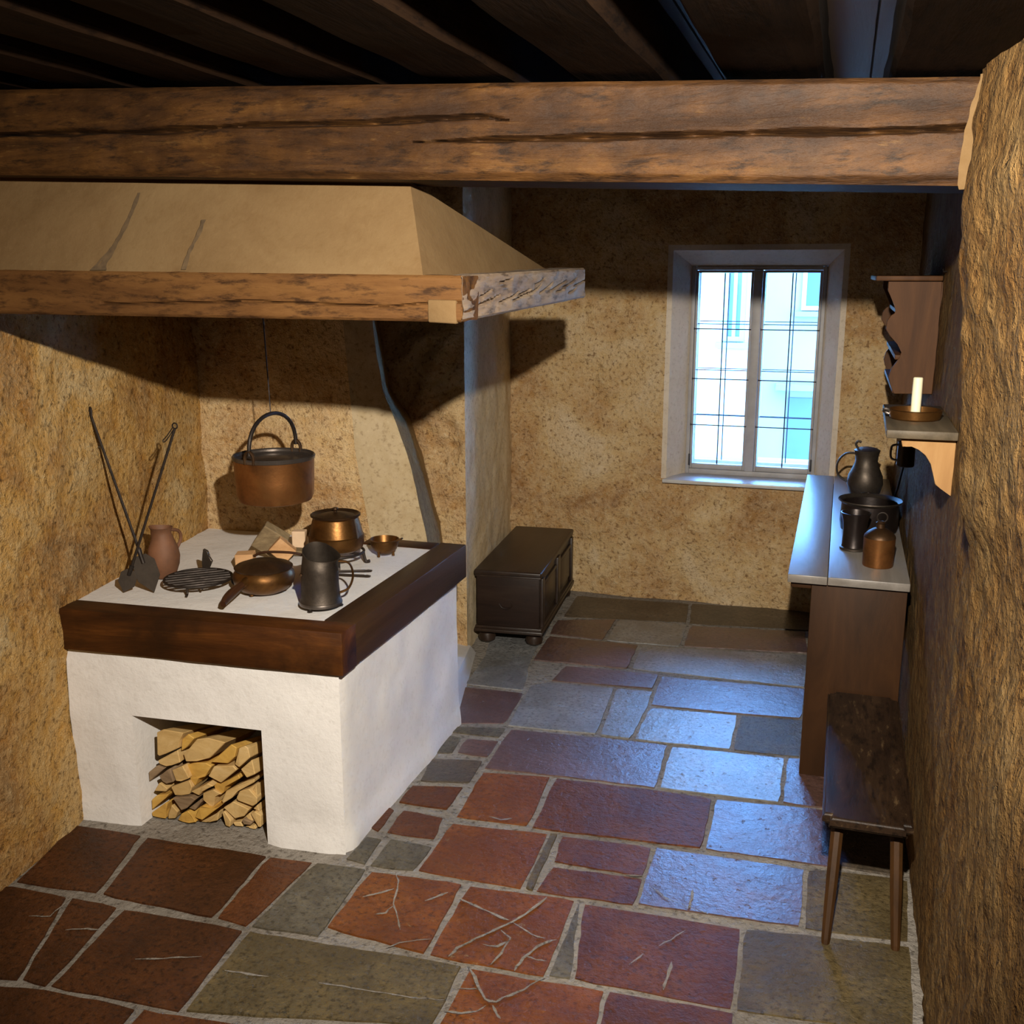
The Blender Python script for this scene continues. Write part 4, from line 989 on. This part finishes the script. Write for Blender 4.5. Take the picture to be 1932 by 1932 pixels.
for x in (X0 + .055, X1 - .05):
    for yy in (.065, cl - .065):
        obj('bun_foot', lathe([(0, 0), (.028, 0), (.043, .012), (.048, .032), (.042, .053), (.028, .062), (.03, .074), (0, .074)], (x, yy, 0), 28), M['chest'], ch, local=True)
for a, b in ((.03, .08), (.46, .54), (.92, .97)):
    obj('pilaster', box(X1 - .0125, X1 + .004, a, b, .108, .378, .003), M['chest'], ch, local=True)
for a, b in ((.12, .42), (.58, .88)):
    obj('front_panel', box(X1 - .0125, X1 - .003, a, b, .15, .32, .006), M['chest'], ch, local=True)
    obj('panel_rail', box(X1 - .0125, X1 + .001, a - .03, b + .03, .325, .345, .004), M['chest'], ch, local=True)
bm = bmesh.new()
tube_into(bm, smooth_path([(-.045, .0022, .235), (-.03, .0008, .215), (.0, .0, .212), (.025, .0008, .228), (.018, .0022, .25)], 5), .0035, 6)
obj('carved_mark', bm, M['chest_end'], ch, local=True)

# ------------------------------------------------------------------ window
win = thing('window_1', 'two-sash casement window with iron bars above the sill', 'window', ((IX0 + IX1) / 2, YW + .02, IZ0))
win['kind'] = 'structure'
def rect_frame(x0, x1, z0, z1, w, y0, y1, wb=None):
    bm = bmesh.new(); wb = wb or w
    box_into(bm, x0, x0 + w, y0, y1, z0, z1, .003); box_into(bm, x1 - w, x1, y0, y1, z0, z1, .003)
    box_into(bm, x0 + w, x1 - w, y0, y1, z0, z0 + wb, .003); box_into(bm, x0 + w, x1 - w, y0, y1, z1 - w, z1, .003)
    return bm
fr = obj('window_frame', rect_frame(IX0, IX1, IZ0, IZ1, .022, YW - .01, YW + .06, .03), M['frame_paint'], win)
mid = (IX0 + IX1) / 2
obj('mullion', box(mid - .026, mid + .026, YW - .022, YW + .06, IZ0 + .03, IZ1 - .022, .004), M['frame_paint'], win)
for x0, x1 in ((IX0 + .023, mid - .0265), (mid + .0265, IX1 - .023)):
    sash = obj('sash', rect_frame(x0, x1, IZ0 + .031, IZ1 - .023, .014, YW + .0, YW + .045, .03), M['frame_paint'], win)
    obj('window_pane', box(x0 + .0145, x1 - .0145, YW + .018, YW + .022, IZ0 + .062, IZ1 - .038), M['glass'], sash, smooth=False)
    xm = (x0 + x1) / 2
    H0, H1 = IZ0 + .062, IZ1 - .038
    for k in (.285, .545, .79):
        z = H1 - (H1 - H0) * k
        bm = tube([(x0 - .004, YW - .006, z), (x1 + .004, YW - .006, z)], .0032, 8)
        tube_into(bm, [(x0 - .002, YW - .006, z - .006), (x0 - .002, YW - .006, z + .007)], .004, 8)
        obj('saddle_bar', bm, M['lead'], sash)
    obj('lead_bar', tube([(xm, YW + .008, H0), (xm, YW + .008, H1)], .0035, 8), M['lead'], sash)
    for k in (.26, .5, .74):
        z = H1 - (H1 - H0) * k
        obj('lead_bar', tube([(x0 + .014, YW + .026, z), (x1 - .014, YW + .026, z)], .0026, 8), M['lead'], sash)
    obj('hinge', box(x0 - .006 if x0 < mid - .1 else x1 - .006, x0 + .006 if x0 < mid - .1 else x1 + .006, YW - .014, YW - .009, IZ0 + .05, IZ0 + .12, .002), M['lead'], win)
    # outer storm sash with its own bars
    osh = obj('outer_sash', rect_frame(x0 - .004, x1 + .004, IZ0 + .03, IZ1 - .02, .016, YW + .13, YW + .16, .035), M['sill'], win)
    obj('lead_bar', tube([(xm + .012, YW + .145, H0), (xm + .012, YW + .145, H1)], .0032, 8), M['lead'], osh)
    for k in (.25, .5, .75):
        z = H1 - (H1 - H0) * k
        obj('lead_bar', tube([(x0 + .01, YW + .145, z), (x1 - .01, YW + .145, z)], .0024, 8), M['lead'], osh)
sl = obj('window_sill', hexa([(-.965, YB - .055, .735), (-.13, YB - .055, .735), (-.118, YW - .01, .735), (IX0 - .03, YW - .01, .735),
     (-.965, YB - .055, .757), (-.13, YB - .055, .757), (-.118, YW - .01, .766), (IX0 - .03, YW - .01, .766)], .004), M['sill'], win)

# the street outside: facade across the lane
fac = thing('building_facade', 'pale plastered house across the lane seen through the window', 'building', (-3, 20, -6))
FYY = 20.0
obj('wall', box(-14, -1.55, FYY, FYY + .6, -6, 4), M['facade'], fac, smooth=False)
def fwin(x0, x1, z0, z1, y, shutters=True):
    f = obj('window_frame', rect_frame(x0, x1, z0, z1, .09, y - .08, y - .005), M['facade_trim'], fac, smooth=False)
    bm = box((x0 + x1) / 2 - .035, (x0 + x1) / 2 + .035, y - .07, y - .006, z0 + .09, z1 - .09); box_into(bm, x0 + .09, x1 - .09, y - .068, y - .008, (z0 + z1) / 2 - .03, (z0 + z1) / 2 + .03)
    obj('glazing_bar', bm, M['facade_trim'], f, smooth=False)
    obj('pane', box(x0 + .09, x1 - .09, y - .03, y - .02, z0 + .09, z1 - .09), M['facade_glass'], f, smooth=False)
    obj('ledge', box(x0 - .12, x1 + .12, y - .2, y - .001, z0 - .12, z0 - .02), M['facade_trim'], f, smooth=False)
fwin(-2.15, -1.75, .7, 3.4, FYY)
fwin(-7.5, -6.3, .7, 3.0, FYY)
fac2 = thing('building_facade', 'blue tinted house front with door further along the lane', 'building', (2, 22.5, -6))
obj('wall', box(-1.6, 9, 22.5, 23.1, -6, 4.2), M['facade_side'], fac2, smooth=False)
def fwin2(x0, x1, z0, z1):
    y = 22.5
    f = obj('window_frame', rect_frame(x0, x1, z0, z1, .09, y - .08, y - .005), M['facade'], fac2, smooth=False)
    bm = box((x0 + x1) / 2 - .035, (x0 + x1) / 2 + .035, y - .07, y - .006, z0 + .09, z1 - .09); box_into(bm, x0 + .09, x1 - .09, y - .068, y - .008, (z0 + z1) / 2 - .03, (z0 + z1) / 2 + .03)
    obj('glazing_bar', bm, M['facade'], f, smooth=False)
    obj('pane', box(x0 + .09, x1 - .09, y - .03, y - .02, z0 + .09, z1 - .09), M['facade_glass'], f, smooth=False)
    obj('ledge', box(x0 - .12, x1 + .12, y - .2, y - .001, z0 - .12, z0 - .02), M['facade_trim'], f, smooth=False)
fwin2(-.85, .35, 1.2, 2.9)
d_ = obj('door', box(-1.0, -.42, 22.44, 22.49, -6, -.6), M['facade_glass'], fac2, smooth=False)
obj('door_hood', box(-1.25, .1, 22.1, 22.49, -.42, -.3), M['facade_trim'], fac2, smooth=False)
o = obj('outer_ledge', box(-.95, .05, 6.5, 6.72, .72, .80, .01), M['ledge'], win)
bm = box(-20, 15, 6.6, 40, -6.2, -6.0)
structure(obj('street_ground', bm, M['mortar'], smooth=False))

# ------------------------------------------------------------------ table along the right wall
TZ = .832
tb = thing('side_table', 'long dark wooden table standing along the right wall below the shelf', 'table', (.08, 4.95, 0))
TX0, TX1, TY0, TY1 = -.137, .302, 3.925, 6.02
bm = bmesh.new()
box_into(bm, TX0, TX0 + .145, TY0, TY1, TZ - .032, TZ, .003); box_into(bm, TX0 + .147, TX1, TY0 + .002, TY1, TZ - .032, TZ - .0006, .003)
obj('tabletop', bm, M['table'], tb)
obj('end_panel', box(-.048, TX1 - .005, 3.957, 3.99, 0, TZ - .0325, .003), M['panel'], tb)
obj('end_panel', box(-.048, TX1 - .005, 5.93, 5.96, 0, TZ - .0325, .003), M['panel'], tb)
obj('rail', box(TX1 - .04, TX1 - .012, 3.9905, 5.9295, .5, TZ - .0325, .002), M['panel'], tb)
obj('bearer', box(-.125, -.0485, 3.96, 3.99, TZ - .06, TZ - .0325, .002), M['panel'], tb)
obj('bearer', box(-.125, -.0485, 5.93, 5.96, TZ - .06, TZ - .0325, .002), M['panel'], tb)

zt = TZ + .0003
c = V((.192, 4.155, zt))
cn = thing('copper_canister', 'small copper canister with domed top and ring at the front of the table', 'canister', c)
obj('body', lathe([(0, 0), (.056, 0), (.058, .006), (.0595, .11), (.060, .114), (0, .114)], c, 40), M['copper'], cn)
sh = obj('shoulder', lathe([(.060, .1142), (.058, .122), (.046, .136), (.028, .148), (.016, .152), (.015, .168), (.018, .172), (.012, .178), (0, .179)], c, 40), M['bronze'], cn)
obj('ring', tube([p for p in ring_pts(c + V((.004, 0, .193)), .019, 24, 'y')], .0035, 8, True), M['iron'], cn)

c = V((.103, 4.385, zt))
mg = thing('pewter_mug', 'dark metal beaker with flared rim behind the copper canister', 'mug', c)
obj('body', lathe([(0, 0), (.050, 0), (.053, .006), (.048, .014), (.047, .09), (.051, .125), (.058, .148), (.060, .156), (.056, .157), (.048, .13), (.043, .09), (.043, .02), (0, .012)], c, 40), M['black_metal'], mg)
obj('base_ring', lathe([(.049, .001), (.056, .002), (.056, .010), (.049, .013)], c, 40), M['pewter'], mg)
c = V((.166, 4.72, zt))
cd = thing('cooking_pot', 'wide black cooking pot with turned-out rim in the middle of the table', 'pot', c)
obj('body', lathe([(0, 0), (.10, 0), (.118, .012), (.124, .05), (.122, .11), (.120, .13), (.119, .12), (.11, .02), (0, .012)], c, 48), M['black_metal'], cd)
obj('rim', lathe([(.119, .128), (.132, .138), (.1355, .142), (.134, .146), (.125, .141), (.117, .133)], c, 48), M['pewter'], cd)
c = V((.165, 5.03, zt))
db = thing('upturned_bowl', 'black bowl turned upside down between the cooking pot and the jug', 'bowl', c)
obj('body', lathe([(.088, 0), (.09, .004), (.088, .03), (.078, .065), (.056, .092), (.03, .10), (0, .102)], c, 40), M['black_metal'], db)
obj('foot_ring', lathe([(.028, .099), (.034, .098), (.034, .108), (.028, .108)], c, 32), M['black_metal'], db)
c = V((.155, 5.32, zt))
jg = thing('pewter_jug', 'dark lidded pewter jug with curved handle at the far end of the table', 'jug', c)
obj('body', lathe([(0, 0), (.062, 0), (.066, .008), (.055, .02), (.075, .06), (.086, .10), (.082, .14), (.062, .185), (.053, .215), (.055, .24), (.060, .262), (.056, .263), (.05, .24), (.05, .2), (.07, .1), (0, .03)], c, 40), M['pewter'], jg)
ld = obj('lid', lathe([(.061, .263), (.062, .268), (.045, .278), (.015, .284), (0, .285)], c, 36), M['pewter'], jg)
obj('thumb_piece', tube(smooth_path([c + V((-.045, 0, .276)), c + V((-.055, 0, .295)), c + V((-.045, 0, .31)), c + V((-.03, 0, .305))], 4), .006, 8), M['pewter'], ld)
obj('handle', tube(smooth_path([c + V((-.055, 0, .25)), c + V((-.10, 0, .245)), c + V((-.135, 0, .20)), c + V((-.13, 0, .14)), c + V((-.085, 0, .105))], 6), .009, 10, flat=.6), M['pewter'], jg)
ldl = thing('iron_ladle', 'thin iron ladle leaning on the right wall behind the cooking pot', 'ladle', (.26, 5.1, zt))
obj('shaft', tube([(.25, 4.93, zt + .03), (.29, 4.99, .98), (.325, 5.05, 1.16)], .005, 8), M['iron'], ldl)
obj('scoop', lathe([(0, 0), (.02, .003), (.032, .018), (.035, .028), (.031, .028), (.018, .008), (0, .005)], (.268, 4.915, zt), 24), M['iron'], ldl)

# ------------------------------------------------------------------ shelves on the right wall
rk = thing('plate_rack', 'brown wall rack with scalloped side board hung high on right wall', 'rack', (.28, 4.7, 1.49))
wx = lambda y: .332 + .0115 * (y - 2.6) - .006
RACK = [(x if x < .3 else .3455, z) for x, z in RACK]
obj('side_board', prism([(x, 4.3, z) for x, z in RACK], (0, .022, 0), .002), M['rack'], rk, smooth=False)
obj('side_board', prism([(x + .01, 5.2, z) for x, z in RACK], (0, .022, 0), .002), M['rack'], rk, smooth=False)
obj('top_board', box(.108, wx(4.3), 4.27, 5.25, 1.9205, 1.940, .004), M['rack'], rk)
for z in (1.80, 1.63, 1.50):
    obj('shelf_board', box(.20, wx(4.3) - .004, 4.3222, 5.1998, z - .009, z + .009, .002), M['rack'], rk)
obj('back_board', box(wx(4.3) - .003, wx(4.3) + .009, 4.3222, 5.1998, 1.49, 1.92), M['rack'], rk)
nl = obj('wall_nail', tube([(wx(4.2) + .012, 4.2, 1.955), (wx(4.2) - .006, 4.2, 1.955), (wx(4.2) - .008, 4.2, 1.965)], .003, 6), M['iron'], origin=(wx(4.2), 4.2, 1.955))
tag(nl, 'small iron nail in the wall above the scalloped rack', 'nail')

cs = thing('candle_shelf', 'small grey wooden wall shelf with carved brackets holding the candle', 'shelf', (.24, 3.45, 1.49))
obj('board', hexa([(.141, 3.165, 1.482), (.335, 3.165, 1.482), (.338, 3.80, 1.482), (.150, 3.80, 1.482), (.141, 3.165, 1.507), (.335, 3.165, 1.507), (.338, 3.80, 1.507), (.150, 3.80, 1.507)], .004), M['shelf'], cs)
clip = [(min(x, .334), min(z, 1.492) - .0105) for x, z in BRACKET]
obj('bracket', prism([(x, 3.2, z) for x, z in clip], (0, .024, 0), .002), M['bracket'], cs, smooth=False)
obj('bracket', prism([(x, 3.72, z + .002) for x, z in clip], (0, .024, 0), .002), M['rack'], cs, smooth=False)
c = V((.232, 3.43, 1.5073))
cp_ = thing('candle_pan', 'low round brass candle pan on the small wall shelf', 'candle holder', c)
obj('dish', lathe([(0, 0), (.070, 0), (.074, .004), (.078, .028), (.080, .030), (.075, .031), (.070, .009), (0, .007)], c, 48), M['brass'], cp_)
obj('socket', lathe([(.016, .007), (.019, .007), (.018, .016), (.0165, .016)], c, 24), M['iron'], cp_)
for a in (215, 325):
    u = V((math.cos(math.radians(a)), math.sin(math.radians(a)), 0))
    obj('prong', tube([c + u * .017 + V((0, 0, .010)), c + u * .027 + V((0, 0, .021))], .0035, 6), M['iron'], cp_)
obj('thumb_grip', tube(smooth_path([c + V((-.074, -.01, .026)), c + V((-.09, -.012, .03)), c + V((-.092, .008, .02)), c + V((-.076, .01, .012))], 4), .0045, 8), M['tin_inside'], cp_)
cd_ = obj('candle', lathe([(0, 0), (.0145, 0), (.0148, .06), (.0142, .119), (.012, .1215), (0, .121)], c + V((0, 0, .0073)), 24), M['candle'], origin=c + V((0, 0, .0073)))
tag(cd_, 'short cream candle standing in the brass pan on the wall shelf', 'candle')
c = V((.247, 3.93, 1.270))
hm = thing('hanging_mug', 'small black mug hanging below the candle shelf', 'mug', c)
obj('body', lathe([(0, 0), (.028, 0), (.031, .004), (.030, .085), (.031, .09), (.027, .09), (.026, .01), (0, .008)], c, 28), M['black_metal'], hm)
obj('handle', tube(smooth_path([c + V((-.029, 0, .078)), c + V((-.05, 0, .07)), c + V((-.05, 0, .03)), c + V((-.029, 0, .02))], 5), .004, 8), M['tin_inside'], hm)
obj('hook', tube(smooth_path([c + V((0, 0, .085)), c + V((.01, 0, .10)), c + V((.06, 0, .125)), c + V((.102, 0, .12))], 5), .003, 6), M['iron'], hm)

# ------------------------------------------------------------------ bench
BZ = .372
bn = thing('low_bench', 'worn dark plank bench with splayed round legs along the right wall', 'bench', (.17, 3.5, 0))
bm = box(.040, .298, 2.945, 4.11 - .16, BZ - .034, BZ, 0)
bmesh.ops.bevel(bm, geom=[e for e in bm.edges if abs(e.verts[0].co.z - e.verts[1].co.z) > .01], offset=.022, segments=4, affect='EDGES')
bmesh.ops.bevel(bm, geom=[e for e in bm.edges if abs(e.verts[0].co.z - e.verts[1].co.z) < .001 and e.calc_length() > .001 and len(e.link_faces) == 2 and abs(e.link_faces[0].normal.z - e.link_faces[1].normal.z) > .5], offset=.008, segments=3, affect='EDGES')
obj('seat', bm, M['bench'], bn)
for (tx, ty), (fx, fy) in (((.088, 3.03), (.074, 2.876)), ((.255, 3.04), (.272, 2.906)), ((.088, 3.86), (.07, 3.93)), ((.255, 3.85), (.268, 3.925))):
    t0, f0 = V((tx, ty, BZ - .036)), V((fx, fy, 0.0))
    d = (t0 - f0)
    bm = bmesh.new(); seg = 8
    rings = []
    for k, (s, r) in enumerate(((0, .0125), (.04, .014), (.5, .0185), (1, .0195))):
        p = f0 + d * s
        rings.append([bm.verts.new((p.x + r * math.cos(2 * math.pi * q / seg + .39), p.y + r * math.sin(2 * math.pi * q / seg + .39), p.z)) for q in range(seg)])
    for A, B in zip(rings, rings[1:]):
        for q in range(seg): bm.faces.new((A[q], A[(q + 1) % seg], B[(q + 1) % seg], B[q]))
    bm.faces.new(rings[0][::-1]); bm.faces.new(rings[-1])
    obj('leg', bm, M['leg'], bn, smooth=False)
obj('batten', box(.06, .285, 2.99, 3.07, BZ - .058, BZ - .0345, .003), M['bench'], bn)
obj('batten', box(.06, .285, 3.80, 3.88, BZ - .058, BZ - .0345, .003), M['bench'], bn)

# ------------------------------------------------------------------ light
w = bpy.data.worlds.new('sky'); SC.world = w; w.use_nodes = True
bg = w.node_tree.nodes['Background']
bg.inputs[0].default_value = (.16, .43, 1.0, 1); bg.inputs[1].default_value = 42.0

sp = bpy.data.lights.new('ceiling_spot', 'SPOT')
sp.energy = 700; sp.color = (1, .90, .76); sp.shadow_soft_size = .022
sp.spot_size = math.radians(124); sp.spot_blend = 1.0
so = bpy.data.objects.new('ceiling_spot', sp); COL.objects.link(so)
so.location = (-.02, .66, 2.33)
so.rotation_euler = (V((-1.15, 5.2, .95)) - V(so.location)).to_track_quat('-Z', 'Y').to_euler()

cam = bpy.data.cameras.new('camera'); co = bpy.data.objects.new('camera', cam); COL.objects.link(co)
cam.sensor_width = 36; cam.lens = 36 * 1950 / 1932; cam.clip_start = .02; cam.clip_end = 200
co.location = (0, 0, 1.95)
co.rotation_euler = (math.radians(90 - 13.0225), 0, math.radians(17.5244))
SC.camera = co

vs_ = SC.view_settings
vs_.view_transform = 'Standard'; vs_.look = 'None'; vs_.gamma = 1; vs_.use_curve_mapping = False
vs_.exposure = 0.0
